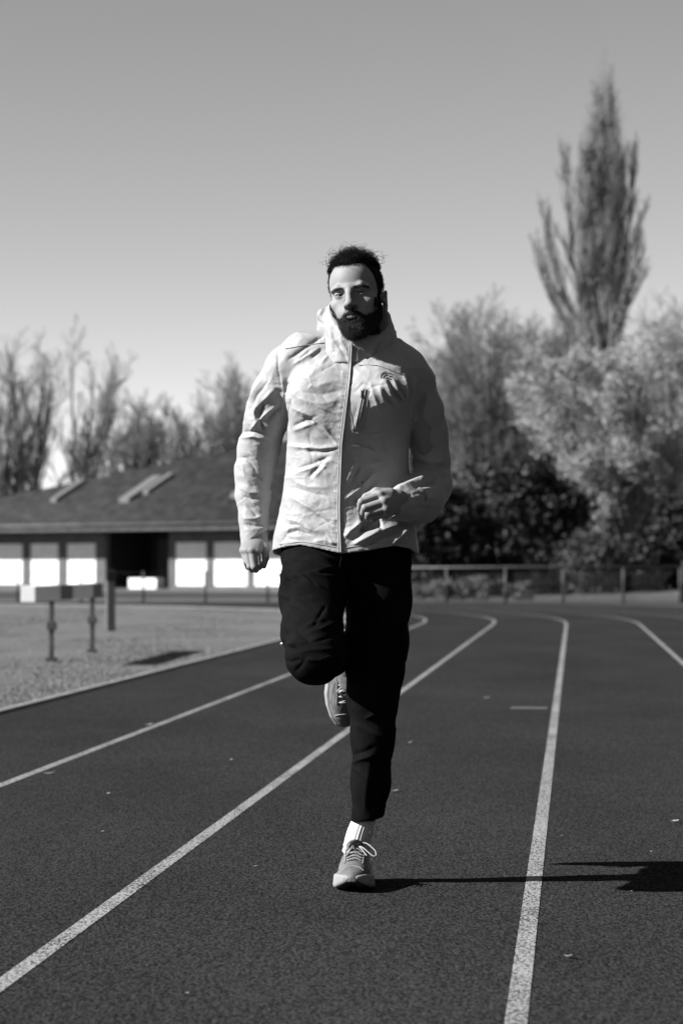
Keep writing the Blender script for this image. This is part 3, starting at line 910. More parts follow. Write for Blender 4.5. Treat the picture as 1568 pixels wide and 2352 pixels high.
def nylon_material():
    m = noise_mat("jacket_nylon", 0.28, 0.34, 5.0, rough=0.55, spec=0.3)
    b = m.node_tree.nodes["Principled BSDF"]
    tc = nd(m, "ShaderNodeTexCoord")
    wob = nd(m, "ShaderNodeTexNoise", Scale=9.0, Detail=3.0); lk(m, tc.outputs["Object"], wob.inputs["Vector"])
    vm = nd(m, "ShaderNodeVectorMath", operation='MULTIPLY_ADD'); vm.inputs[1].default_value = (0.10, 0.10, 0.10)
    lk(m, wob.outputs["Color"], vm.inputs[0]); lk(m, tc.outputs["Object"], vm.inputs[2])
    hs = []
    for sc_, di in ((15.0, 0.0045), (41.0, 0.0028)):
        v = nd(m, "ShaderNodeTexVoronoi", Scale=sc_); v.feature = 'F1'; lk(m, vm.outputs[0], v.inputs["Vector"]); hs.append((v, di))
    prev = None
    for v, di in hs:
        bp = nd(m, "ShaderNodeBump", Strength=0.55, Distance=di); lk(m, v.outputs["Distance"], bp.inputs["Height"])
        if prev: lk(m, prev.outputs[0], bp.inputs["Normal"])
        prev = bp
    fn = nd(m, "ShaderNodeTexNoise", Scale=160.0, Detail=3.0); lk(m, tc.outputs["Object"], fn.inputs["Vector"])
    bp = nd(m, "ShaderNodeBump", Strength=0.3, Distance=0.0012); lk(m, fn.outputs[0], bp.inputs["Height"]); lk(m, prev.outputs[0], bp.inputs["Normal"])
    lk(m, bp.outputs[0], b.inputs["Normal"])
    return m
m_jacket = nylon_material()
m_zip = mat("jacket_zip", 0.27, 0.45, 0.4)
m_zipdark = mat("zip_metal", 0.17, 0.35, 0.5)
m_trouser = noise_mat("trouser_black", 0.005, 0.008, 12.0, rough=0.85, bump=0.3, bump_scale=40, bump_dist=0.004, spec=0.02)
m_pipe = mat("reflective_piping", 0.6, 0.4)
m_shoe = noise_mat("shoe_mesh", 0.09, 0.15, 40.0, rough=0.75, bump=0.5, bump_scale=500, bump_dist=0.001)
m_sole = noise_mat("shoe_midsole", 0.22, 0.28, 20.0, rough=0.6)
m_tread = mat("shoe_tread", 0.03, 0.8)
m_lace = mat("shoe_lace", 0.33, 0.7)
m_panel = mat("shoe_panel", 0.26, 0.5)

# ------------------------------------------------------------------ head (sculpted upright, then turned)
HM = Matrix.Rotation(R(-7.5), 4, 'Y') @ Matrix.Rotation(R(-13), 4, 'Z') @ Matrix.Rotation(R(-2), 4, 'X')
HM3 = np.array(HM.to_3x3())
HO = W(819, 677, 7.06)
def to_head(V): return V @ HM3.T + HO
def head_field(h):
    f = Field((-0.105, -0.15, -0.215), (0.105, 0.135, 0.135), h)
    f.ell((0, 0.014, 0.032), (0.0755, 0.098, 0.080), 0.01)
    f.ell((0, -0.040, 0.036), (0.059, 0.056, 0.062), 0.03)
    f.ell((0, -0.037, -0.03), (0.059, 0.056, 0.074), 0.03)
    for s in (-1, 1):
        f.ell((s * 0.046, -0.062, -0.031), (0.021, 0.021, 0.016), 0.022)               # cheekbone
        f.cone((s * 0.047, 0.002, -0.060), (s * 0.016, -0.074, -0.100), 0.015, 0.016, 0.022)  # jaw
        f.cone((s * 0.047, 0.002, -0.060), (s * 0.060, 0.012, -0.01), 0.015, 0.013, 0.02)
        f.ell((s * 0.026, -0.077, -0.062), (0.022, 0.020, 0.024), 0.02)
    f.ell((0, -0.081, -0.103), (0.022, 0.017, 0.016), 0.02)                             # chin
    for s in (-1, 1):
        f.ell((s * 0.0315, -0.110, -0.005), (0.0205, 0.0160, 0.0120), 0.014, "cut")     # eye socket
        f.cone((s * 0.012, -0.0950, 0.0125), (s * 0.034, -0.0915, 0.0155), 0.0052, 0.0052, 0.012)
        f.cone((s * 0.034, -0.0915, 0.0155), (s * 0.053, -0.075, 0.010), 0.0052, 0.0045, 0.012)  # brow ridge
    f.chain([(0, -0.094, 0.014), (0, -0.104, -0.006), (0, -0.118, -0.032)], [0.0080, 0.0080, 0.0100], 0.010)  # nose
    f.ell((0, -0.1200, -0.0380), (0.0125, 0.0115, 0.0098), 0.006)
    for s in (-1, 1):
        f.ell((s * 0.0130, -0.106, -0.0415), (0.0075, 0.012, 0.0075), 0.010)
    f.cone((0, -0.1165, -0.0445), (0, -0.1010, -0.0560), 0.0062, 0.0050, 0.008)                # columella
    f.ell((0, -0.087, -0.066), (0.027, 0.015, 0.020), 0.014)                            # mouth mound
    # lids round the eyeball
    for s in (-1, 1):
        f.ell((s * 0.0315, -0.0795, -0.004), (0.0165, 0.0140, 0.0132), 0.005)
        f.ell((s * 0.0315, -0.098, -0.0062), (0.0135, 0.016, 0.0032), 0.0012, "cut")
    # lips
    for s in (-1, 1):
        f.chain([(0, -0.1015, -0.0655), (s * 0.007, -0.1010, -0.0645), (s * 0.021, -0.0935, -0.0690)], [0.0042, 0.0044, 0.0022], 0.003)
        f.chain([(0, -0.1005, -0.0755), (s * 0.008, -0.0995, -0.0750), (s * 0.020, -0.0930, -0.0700)], [0.0050, 0.0046, 0.0022], 0.003)
        f.cone((0, -0.1065, -0.0700), (s * 0.021, -0.0975, -0.0698), 0.0013, 0.0010, 0.0015, "cut")
    # ears
    for s in (-1, 1):
        s = s if s > 0 else -0.93
        rt = Euler((R(-12), R(s * 10), R(s * 34)))
        f.ell((s * 0.0800, 0.017, -0.024), (0.0065, 0.0175, 0.030), 0.006, "add", rt)
        f.ell((s * 0.0865, 0.010, -0.022), (0.0050, 0.0100, 0.018), 0.004, "cut", rt)
        f.ell((s * 0.0770, 0.004, -0.026), (0.0045, 0.005, 0.007), 0.003)
        f.ell((s * 0.0785, 0.010, -0.052), (0.0055, 0.008, 0.0080), 0.006)
    f.chain([(0, 0.022, -0.05), (0, 0.034, -0.14), (0, 0.042, -0.21)], [0.050, 0.053, 0.064], 0.02)
    return f
hf = head_field(0.0019)
HV, HQ = hf.mesh()
HN = vnormals(HV, HQ)
ax, az, ay = np.abs(HV[:, 0]), HV[:, 2], HV[:, 1]
tone = np.full(len(HV), 0.24)
lip = np.exp(-((HV[:, 2] + 0.0705) / 0.0095) ** 4 - (HV[:, 0] / 0.0215) ** 4) * (ay < -0.088)
tone *= 1 - 0.78 * np.clip(lip, 0, 1)
tone[(az < -0.0425) & (az > -0.056) & (ax < 0.019) & (ay < -0.095)] *= 0.5  # shade under the nose, painted into the skin tone
tone[((ax - 0.0075) / 0.005) ** 2 + ((ay + 0.112) / 0.007) ** 2 < 1] *= np.where(az[((ax - 0.0075) / 0.005) ** 2 + ((ay + 0.112) / 0.007) ** 2 < 1] < -0.040, 0.12, 1.0)  # nostrils are not cut; their dark hollows are painted into the tone
lash = np.exp(-((az + 0.0030) / 0.0013) ** 2) * (np.abs(ax - 0.0315) < 0.0145) * (ay < -0.086)
tone *= 1 - 0.6 * lash

# hairline and beard line on the sculpt
def hairline(V):
    """>0 inside the hair: height of the hairline round the head"""
    x = np.abs(V[:, 0]); y = V[:, 1]; z = V[:, 2]
    ang = np.degrees(np.arctan2(x, -(y - 0.01)))           # 0 front .. 180 back
    line = np.interp(ang, [0, 18, 30, 40, 48, 56, 66, 80, 95, 110, 130, 180], [0.074, 0.078, 0.080, 0.066, 0.046, 0.022, -0.006, -0.03, 0.018, 0.0, -0.06, -0.075])
    return z - line
def beardmask(V):
    x = np.abs(V[:, 0]); y = V[:, 1]; z = V[:, 2]
    top = np.interp(x, [0, 0.006, 0.014, 0.024, 0.032, 0.040, 0.050, 0.058, 0.063, 0.068, 0.075], [-0.0555, -0.0540, -0.0555, -0.0600, -0.069, -0.073, -0.066, -0.052, -0.036, -0.010, 0.010])
    d = top - z
    d = np.minimum(d, (np.interp(z, [-0.07, -0.045, 0.0], [0.018, -0.002, -0.006]) - y) * 1.0)
    side = np.where((x > 0.05) & (z > -0.085) & (z < 0.022), 0.019 - np.abs(y + 0.006), -1.0)
    d = np.maximum(d, side)
    lipz = ((V[:, 0] / 0.0190) ** 2 + ((z + 0.0712) / 0.0072) ** 2)
    soul = (np.abs(V[:, 0]) < 0.009) & (z < -0.080)
    d = np.where((lipz < 1) & (y < -0.085), -0.004, d)
    return d
hl = hairline(HV); bmk = beardmask(HV)
earm = (((ay - 0.016) / 0.022) ** 2 + ((az + 0.026) / 0.038) ** 2 < 1) & (ax > 0.0690)
hl = np.where(earm, -0.01, hl); bmk = np.where(earm, -0.01, bmk)
tone = tone * (1 - 0.93 * np.clip((hl + 0.005 + 0.004 * vnoise(HV * 260.0, 31)) / 0.011, 0, 1))
tone = np.where(az < 0.012, tone * (1 - 0.88 * np.clip((bmk + 0.003 + 0.003 * vnoise(HV * 260.0, 33)) / 0.010, 0, 1)), tone)

m_eye = mat("eye_white", 0.17, 0.15, 0.5)
m_iris = mat("eye_iris", 0.015, 0.1, 0.6)

# ------------------------------------------------------------------ hands
def hand_right(f):
    """his right hand, hanging half closed, back of the hand to the viewer"""
    y = 7.17
    wr = W(590, 1222, y + 0.01)
    mcp = [W(559, 1264, y - 0.030), W(567, 1264, y - 0.040), W(578, 1265, y - 0.046), W(590, 1268, y - 0.042)]
    pip = [W(565, 1292, y - 0.042), W(574, 1301, y - 0.050), W(584, 1302, y - 0.056), W(594, 1297, y - 0.050)]
    dip = [W(569, 1303, y - 0.018), W(579, 1309, y - 0.022), W(588, 1309, y - 0.026), W(596, 1303, y - 0.022)]
    tip = [W(570, 1290, y - 0.002), W(579, 1293, y - 0.004), W(588, 1293, y - 0.006), W(595, 1289, y - 0.004)]
    f.cone(W(588, 1175, y + 0.03), wr, 0.026, 0.026, 0.01)
    for i in range(4):
        rr = (0.0085, 0.0092, 0.0098, 0.0095)[i]
        f.cone(wr + np.array([(i - 1.5) * 0.011, 0.002, -0.005]), mcp[i], 0.017, 0.0125, 0.012)
    for i in range(4):
        rr = (0.0082, 0.0090, 0.0096, 0.0092)[i]
        f.ell(mcp[i] + np.array([0, -0.002, 0]), (rr * 1.1, rr * 1.15, rr * 1.1), 0.004)
        f.chain([mcp[i], pip[i]], [rr * 1.12, rr * 1.05], 0.0022)
        f.chain([pip[i], dip[i], tip[i]], [rr * 1.05, rr * 0.9, rr * 0.8], 0.002)
    f.chain([W(600, 1232, y), W(609, 1258, y - 0.018), W(610, 1282, y - 0.034)], [0.017, 0.0125, 0.0100], 0.008)
    f.chain([W(610, 1282, y - 0.034), W(606, 1300, y - 0.042)], [0.0104, 0.0082], 0.003)
    f.ell(W(600, 1250, y + 0.004), (0.016, 0.016, 0.024), 0.012)
def hand_left(f):
    """his left hand, a fist in front of the belly, pointing to the viewer's left"""
    y = 6.90
    wr = W(912, 1150, y + 0.045)
    mcp = [W(872, 1137, y), W(881, 1152, y - 0.012), W(886, 1168, y - 0.012), W(886, 1182, y - 0.002)]
    pip = [W(830, 1152, y - 0.012), W(838, 1166, y - 0.018), W(846, 1179, y - 0.014), W(856, 1188, y - 0.004)]
    dip = [W(826, 1168, y + 0.010), W(834, 1178, y + 0.008), W(844, 1187, y + 0.010), W(856, 1193, y + 0.014)]
    tip = [W(838, 1172, y + 0.026), W(846, 1180, y + 0.026), W(854, 1187, y + 0.028), W(864, 1191, y + 0.030)]
    f.cone(W(960, 1140, y + 0.10), wr, 0.027, 0.026, 0.01)
    for i in range(4):
        f.cone(wr + np.array([0.0, -0.004, (1.5 - i) * 0.010]), mcp[i], 0.018, 0.013, 0.012)
    for i in range(4):
        rr = (0.0100, 0.0100, 0.0096, 0.0085)[i]
        f.ell(mcp[i], (rr * 1.15,) * 3, 0.004)
        f.chain([mcp[i], pip[i]], [rr * 1.1, rr * 1.06], 0.0022)
        f.chain([pip[i], dip[i], tip[i]], [rr * 1.06, rr * 0.92, rr * 0.82], 0.002)
    f.chain([W(895, 1133, y + 0.025), W(864, 1130, y + 0.018), W(840, 1141, y + 0.022)], [0.016, 0.0125, 0.0105], 0.008)
    f.chain([W(840, 1141, y + 0.022), W(826, 1158, y + 0.026)], [0.0108, 0.0085], 0.003)

h1 = Field(W(535, 1330, 7.17) + [0, -0.12, 0], W(640, 1160, 7.17) + [0, 0.10, 0], 0.0018); hand_right(h1); V1, Q1 = h1.mesh()
h2 = Field(W(800, 1215, 6.9) + [0, -0.07, 0], W(985, 1100, 6.9) + [0, 0.16, 0], 0.0018); hand_left(h2); V2, Q2 = h2.mesh()

# hidden trunk and limbs that carry head, hands and feet inside the clothes
JS = dict(ls=W(655, 850, 7.12), le=W(592, 1045, 7.22), lw=W(588, 1190, 7.20), rs=W(948, 885, 7.10), re=W(995, 1092, 7.19), rw=W(900, 1155, 6.96))
bf = Field((-0.30, 6.72, 0.02), (0.32, 7.62, 1.62), 0.009)
bf.ell(W(805, 960, 7.12), (0.155, 0.095, 0.22), 0.03)
bf.ell(W(795, 1190, 7.13), (0.145, 0.095, 0.16), 0.05)
bf.cone(W(820, 800, 7.11), W(815, 880, 7.12), 0.06, 0.09, 0.03)
bf.chain([JS['ls'], JS['le'], JS['lw']], [0.045, 0.036, 0.024], 0.02)
bf.chain([JS['rs'], JS['re'], JS['rw']], [0.045, 0.036, 0.024], 0.02)
bf.chain([W(735, 1290, 7.12), W(722, 1500, 6.80), W(782, 1500, 7.30)], [0.07, 0.048, 0.032], 0.02)
bf.chain([W(862, 1290, 7.13), W(858, 1570, 7.09), W(848, 1780, 7.13), W(830, 1935, 7.18)], [0.07, 0.046, 0.034, 0.026], 0.02)
V3, Q3 = bf.mesh()
Vh = to_head(HV)
bv = np.concatenate([Vh, V1, V2, V3])
bq = np.concatenate([HQ, Q1 + len(Vh), Q2 + len(Vh) + len(V1), Q3 + len(Vh) + len(V1) + len(V2)])
body = pmesh("body", bv, bq, m_skin)
tn = np.concatenate([tone, np.full(len(V1) + len(V2) + len(V3), 0.23)]).astype(np.float32)
at = body.data.attributes.new("tone", 'FLOAT', 'POINT'); at.data.foreach_set("value", tn)

# eyes
def uvsphere(c, r, n=16):
    bm = bmesh.new(); bmesh.ops.create_uvsphere(bm, u_segments=n, v_segments=n, radius=r)
    V = np.array([v.co[:] for v in bm.verts]) + c
    F = [[v.index for v in f.verts] for f in bm.faces]; bm.free()
    t = np.array([x for x in F if len(x) == 3]); q = np.array([x for x in F if len(x) == 4])
    return V, [t, q]
for s in (-1, 1):
    c = np.array([s * 0.0315, -0.0800, -0.0055])
    V, F = uvsphere(c, 0.0122); eo = pmesh("eyeball", to_head(V), F, m_eye, body)
    g = np.array([0.14, -1.0, 0.0]); g /= np.linalg.norm(g)
    V, F = uvsphere(c + g * 0.0056, 0.0073); pmesh("iris", to_head(V), F, m_iris, eo)

# ------------------------------------------------------------------ hair, brows and beard
rgh = np.random.default_rng(5)
def pick(mask, n):
    ids = np.nonzero(mask)[0]
    return ids[rgh.integers(0, len(ids), n)]
def strands(roots, dirs, lens, k, curl, cr, rad, down=0.0, wob=0.0):
    n = len(roots); t = np.linspace(0, 1, k)
    rnd = rgh.normal(size=(n, 3)); u = np.cross(dirs, rnd); u /= np.linalg.norm(u, axis=1, keepdims=True); w = np.cross(dirs, u)
    ph = rgh.random(n) * 6.283; tw = curl * (0.7 + 0.6 * rgh.random(n)) * np.where(rgh.random(n) < 0.5, 1, -1)
    amp = (cr * (0.6 + 0.8 * rgh.random(n)))[:, None] * np.minimum(t * 3, 1)[None, :]
    a = ph[:, None] + tw[:, None] * t[None, :] * 6.283
    P = roots[:, None, :] + dirs[:, None, :] * (lens[:, None] * t[None, :])[..., None]
    P = P + (np.cos(a) * amp)[..., None] * u[:, None, :] + (np.sin(a) * amp)[..., None] * w[:, None, :]
    P[..., 2] -= down * (t ** 2)[None, :] * lens[:, None]
    return P, np.broadcast_to(rad * np.linspace(1, 0.45, k)[None, :], (n, k))
# cap of close-cropped hair: a skin lifted off the scalp
hq = HQ[(hl[HQ] > 0.003).all(1)]
lift = np.clip((hl - 0.003) / 0.012, 0, 1) * np.interp(HV[:, 2], [-0.02, 0.04, 0.075, 0.1], [0.0012, 0.002, 0.005, 0.010])
lump = 1 + 0.45 * vnoise(HV * 95.0, 3)
capV = HV + HN * (lift * lump + 0.0003)[:, None]
used = np.unique(hq); rm = np.full(len(HV), -1); rm[used] = np.arange(len(used))
hair = pmesh("hair", to_head(capV[used]), rm[hq], m_hair, body)
topm = (hl > 0.002) & (HV[:, 2] > 0.068)
ids = pick(topm, 1250)
dirs = HN[ids] * 0.55 + np.array([0.18, -0.05, 0.8]) + rgh.normal(size=(len(ids), 3)) * 0.35
dirs /= np.linalg.norm(dirs, axis=1, keepdims=True)
ln = (0.014 + 0.020 * rgh.random(len(ids))) * np.interp(HV[ids, 2], [0.068, 0.1], [0.3, 1.0])
P, r_ = strands(HV[ids] + HN[ids] * 0.004, dirs, ln, 11, 1.5, 0.0055, 0.0008)
S1 = tubes(P, r_, 3)
ids = pick(topm & (HV[:, 2] > 0.078), 90)                                               # stray loops
dirs = HN[ids] * 0.6 + np.array([0.25, -0.05, 0.6]) + rgh.normal(size=(len(ids), 3)) * 0.4
dirs /= np.linalg.norm(dirs, axis=1, keepdims=True)
P, r_ = strands(HV[ids] + HN[ids] * 0.006, dirs, 0.026 + 0.022 * rgh.random(len(ids)), 18, 1.4, 0.0080, 0.0007)
S2 = tubes(P, r_, 3)
ids = pick((hl + 0.005 * rgh.random(len(HV)) > 0.003) & (HV[:, 2] > -0.02) & (HV[:, 2] < 0.075), 2600)
dirs = HN[ids] * 0.5 + np.array([0, 0.2, -0.2]) + rgh.normal(size=(len(ids), 3)) * 0.25
dirs /= np.linalg.norm(dirs, axis=1, keepdims=True)
P, r_ = strands(HV[ids], dirs, 0.005 + 0.004 * rgh.random(len(ids)), 3, 0.3, 0.0006, 0.0005)
S3 = tubes(P, r_, 3)
V, Q = merge([S1, S2, S3])
pmesh("curl", to_head(V), Q, m_hair, hair)
# brows
m_brow = mat("eyebrow_hair", 0.05, 0.8, 0.1)
ids = pick((np.abs(az - np.interp(ax, [0.010, 0.036, 0.055], [0.0085, 0.0125, 0.0075])) < 0.0034) & (ax > 0.0135) & (ax < 0.054) & (ay < -0.05), 560)
sg = np.sign(HV[ids, 0])
dirs = np.stack([sg * 0.9, np.full(len(ids), 0.05), np.interp(ax[ids], [0.01, 0.05], [0.5, -0.3])], 1) + HN[ids] * 0.3
dirs /= np.linalg.norm(dirs, axis=1, keepdims=True)
P, r_ = strands(HV[ids], dirs, 0.003 + 0.004 * rgh.random(len(ids)), 4, 0.2, 0.0004, 0.00035)
for q in (-1, 1):
    V, Q = tubes(P[sg == q], r_[sg == q], 3)
    pmesh("eyebrow", to_head(V), Q, m_brow, body)
# beard: lifted skin plus bristles
bq_ = HQ[(bmk[HQ] > 0.0035).all(1) & (HV[HQ][:, :, 2] < 0.020).all(1) & (HV[HQ][:, :, 2] > -0.15).all(1)]
bl_ = np.clip((bmk - 0.0035) / 0.014, 0, 1) * np.interp(HV[:, 2], [-0.13, -0.10, -0.06, 0.0], [0.008, 0.008, 0.003, 0.0008])
bV = HV + (HN * np.array([1, 1, 1.0])) * (bl_ * (1 + 0.25 * vnoise(HV * 160.0, 9)) + 0.0003)[:, None]
bV[:, 2] -= np.clip(bmk / 0.03, 0, 1) * np.clip((-0.085 - HV[:, 2]) / 0.03, 0, 1) * 0.004
used = np.unique(bq_); rm = np.full(len(HV), -1); rm[used] = np.arange(len(used))
beard = pmesh("beard", to_head(bV[used]), rm[bq_], m_hair, body)
ids = pick((bmk + 0.004 * rgh.random(len(HV)) > 0.002) & (HV[:, 2] < 0.01) & (HV[:, 2] > -0.14), 13000)
dirs = HN[ids] * 0.75 + np.array([0, -0.05, -0.75]) + rgh.normal(size=(len(ids), 3)) * 0.28
dirs /= np.linalg.norm(dirs, axis=1, keepdims=True)
P, r_ = strands(bV[ids] - HN[ids] * 0.001, dirs, np.interp(HV[ids, 2], [-0.11, -0.03], [0.009, 0.0035]) * (0.5 + 0.5 * rgh.random(len(ids))), 3, 0.4, 0.0009, 0.00032, 0.2)
V, Q = tubes(P, r_, 3)
pmesh("bristle", to_head(V), Q, mat("beard_bristle", 0.05, 0.7, 0.15), beard)

# ------------------------------------------------------------------ jacket
def zz(py, y=7.12): return CAM_H + (1298 - py) / 5553.0 * y
sec = np.array([  # py, left, right, front-back centre, half depth
    (790, 700, 905, 7.13, 0.075), (815, 672, 930, 7.13, 0.090), (850, 655, 952, 7.12, 0.108), (900, 652, 956, 7.12, 0.122), (950, 656, 948, 7.12, 0.126), (1000, 661, 940, 7.12, 0.124),
    (1060, 659, 937, 7.12, 0.120), (1120, 652, 940, 7.12, 0.122), (1180, 642, 947, 7.12, 0.128), (1230, 630, 956, 7.12, 0.134), (1290, 622, 963, 7.12, 0.138)])
sz = zz(sec[:, 0])[::-1]
scx = ((sec[:, 1] + sec[:, 2]) / 2 - 784)[::-1] * 7.12 / 5553; shw = ((sec[:, 2] - sec[:, 1]) / 2)[::-1] * 7.12 / 5553
scy = sec[::-1, 3]; shd = sec[::-1, 4]
yaw = R(-13)
def torso(x, y, z):
    zr = z.ravel()
    cx = np.interp(zr, sz, scx)[None, None, :]; hw = np.interp(zr, sz, shw)[None, None, :]
    cy = np.interp(zr, sz, scy)[None, None, :]; hd = np.interp(zr, sz, shd)[None, None, :]
    # the right belly falls back from the zip, so that it turns from the sun
    bump = np.exp(-((zr - zz(1085)) / 0.12) ** 2)[None, None, :]
    rec = np.clip((x - (cx - 0.015)) / 0.13, 0, 1.2) * bump * 0.070 * np.clip((cy + 0.02 - y) / 0.10, 0, 1)
    rec = rec - 0.032 * np.clip((x - cx + 0.005) / 0.10, 0, 1) * np.exp(-((zr - zz(900)) / 0.078) ** 2)[None, None, :] * np.clip((cy + 0.02 - y) / 0.10, 0, 1)
    yy_ = y - rec
    a = x - cx; b = yy_ - cy
    # half width of a turned ellipse stays hw
    yw = np.interp(zr, [zz(1288), zz(1080), zz(920), zz(790)], [R(-9), R(-10), R(-21), R(-18)])[None, None, :]
    ca, sa = np.cos(yw), np.sin(yw)
    a2 = np.sqrt(np.maximum(hw ** 2 - (hd * sa) ** 2, 1e-4)) / ca
    xr = a * ca + b * sa; yr = -a * sa + b * ca
    p = 2.35
    q = (np.abs(xr / a2) ** p + np.abs(yr / hd) ** p) ** (1 / p)
    return np.maximum((q - 1) * hd, np.maximum(z - zz(785), zz(1288) - z))
jf = Field((-0.34, 6.80, 0.97), (0.36, 7.36, 1.66), 0.0033)
jf.put(torso, (-0.33, 6.95, 0.96), (0.35, 7.32, 1.62), 0.02, pad=0.02)
# shoulders
jf.chain([W(765, 800, 7.13), W(700, 812, 7.13), W(655, 838, 7.13)], [0.055, 0.052, 0.052], 0.05)
jf.chain([W(880, 822, 7.13), W(925, 848, 7.13), W(950, 880, 7.13)], [0.055, 0.055, 0.056], 0.05)
jf.ell(W(735, 920, 7.06), (0.09, 0.055, 0.10), 0.05)
# sleeves
jf.chain([W(655, 842, 7.13), W(630, 900, 7.15), W(612, 960, 7.18), W(594, 1030, 7.22), W(584, 1085, 7.22), W(581, 1140, 7.21), W(583, 1190, 7.195), W(585, 1222, 7.185), W(580, 1275, 7.165)],
         [0.056, 0.061, 0.061, 0.060, 0.056, 0.049, 0.041, 0.039, 0.037], 0.018)
jf.chain([W(950, 880, 7.13), W(968, 940, 7.15), W(982, 1000, 7.18), W(988, 1060, 7.19), W(990, 1105, 7.19)], [0.058, 0.060, 0.058, 0.056, 0.056], 0.018)
jf.chain([W(988, 1108, 7.18), W(965, 1140, 7.09), W(930, 1155, 7.00), W(903, 1159, 6.955)], [0.057, 0.060, 0.050, 0.041], 0.018)
jf.cone(W(1000, 1120, 7.16), W(970, 1165, 7.08), 0.045, 0.045, 0.03)
# open cuffs: the sleeve end is cut square and hollowed
def halfspace(p, n):
    p = np.array(p); n = np.array(n) / np.linalg.norm(n)
    return lambda x, y, z: (x - p[0]) * n[0] + (y - p[1]) * n[1] + (z - p[2]) * n[2]
cL = W(580, 1243, 7.185); dirL = np.array([0.55, -0.1, -0.82])
jf.put(lambda x, y, z: -halfspace(cL, dirL)(x, y, z), cL - [0.06, 0.09, 0.10], cL + [0.044, 0.09, 0.06], 0.002, "cut", pad=0)
jf.cone(W(586, 1215, 7.19), W(582, 1290, 7.165), 0.034, 0.033, 0.003, "cut")
cR = W(893, 1161, 6.945); dirR = np.array([-0.9, -0.35, -0.05])
jf.put(lambda x, y, z: -halfspace(cR, dirR)(x, y, z), cR - [0.08, 0.09, 0.07], cR + [0.03, 0.08, 0.07], 0.002, "cut", pad=0)
jf.cone(W(915, 1158, 6.98), W(870, 1162, 6.90), 0.035, 0.036, 0.003, "cut")
# hem line: a curved lower edge, hollow inside
hx = np.array([610, 624, 655, 690, 730, 785, 850, 905, 940, 965, 985]); hy = np.array([1262, 1265, 1256, 1253, 1260, 1272, 1264, 1254, 1260, 1276, 1280])
def hem(x, y, z):
    pxs = 784 + x / 7.05 * 5553
    return (CAM_H + (1298 - np.interp(pxs.ravel(), hx, hy)[:, None, None]) / 5553 * 7.02) - z + 0 * y + np.clip(y - 7.12, 0, 1) * -0.25
jf.put(hem, (-0.33, 6.8, 0.96), (0.36, 7.36, 1.10), 0.003, "keep", pad=0)
def inner(x, y, z):
    return torso(x, y, z) + 0.006
jf.put(lambda x, y, z: np.maximum(inner(x, y, z), z - zz(1225)), (-0.33, 6.9, 0.96), (0.35, 7.32, 1.07), 0.003, "cut", pad=0)
JV, JQ = jf.mesh()
JV = relax(JV, JQ, 2, 0.5)

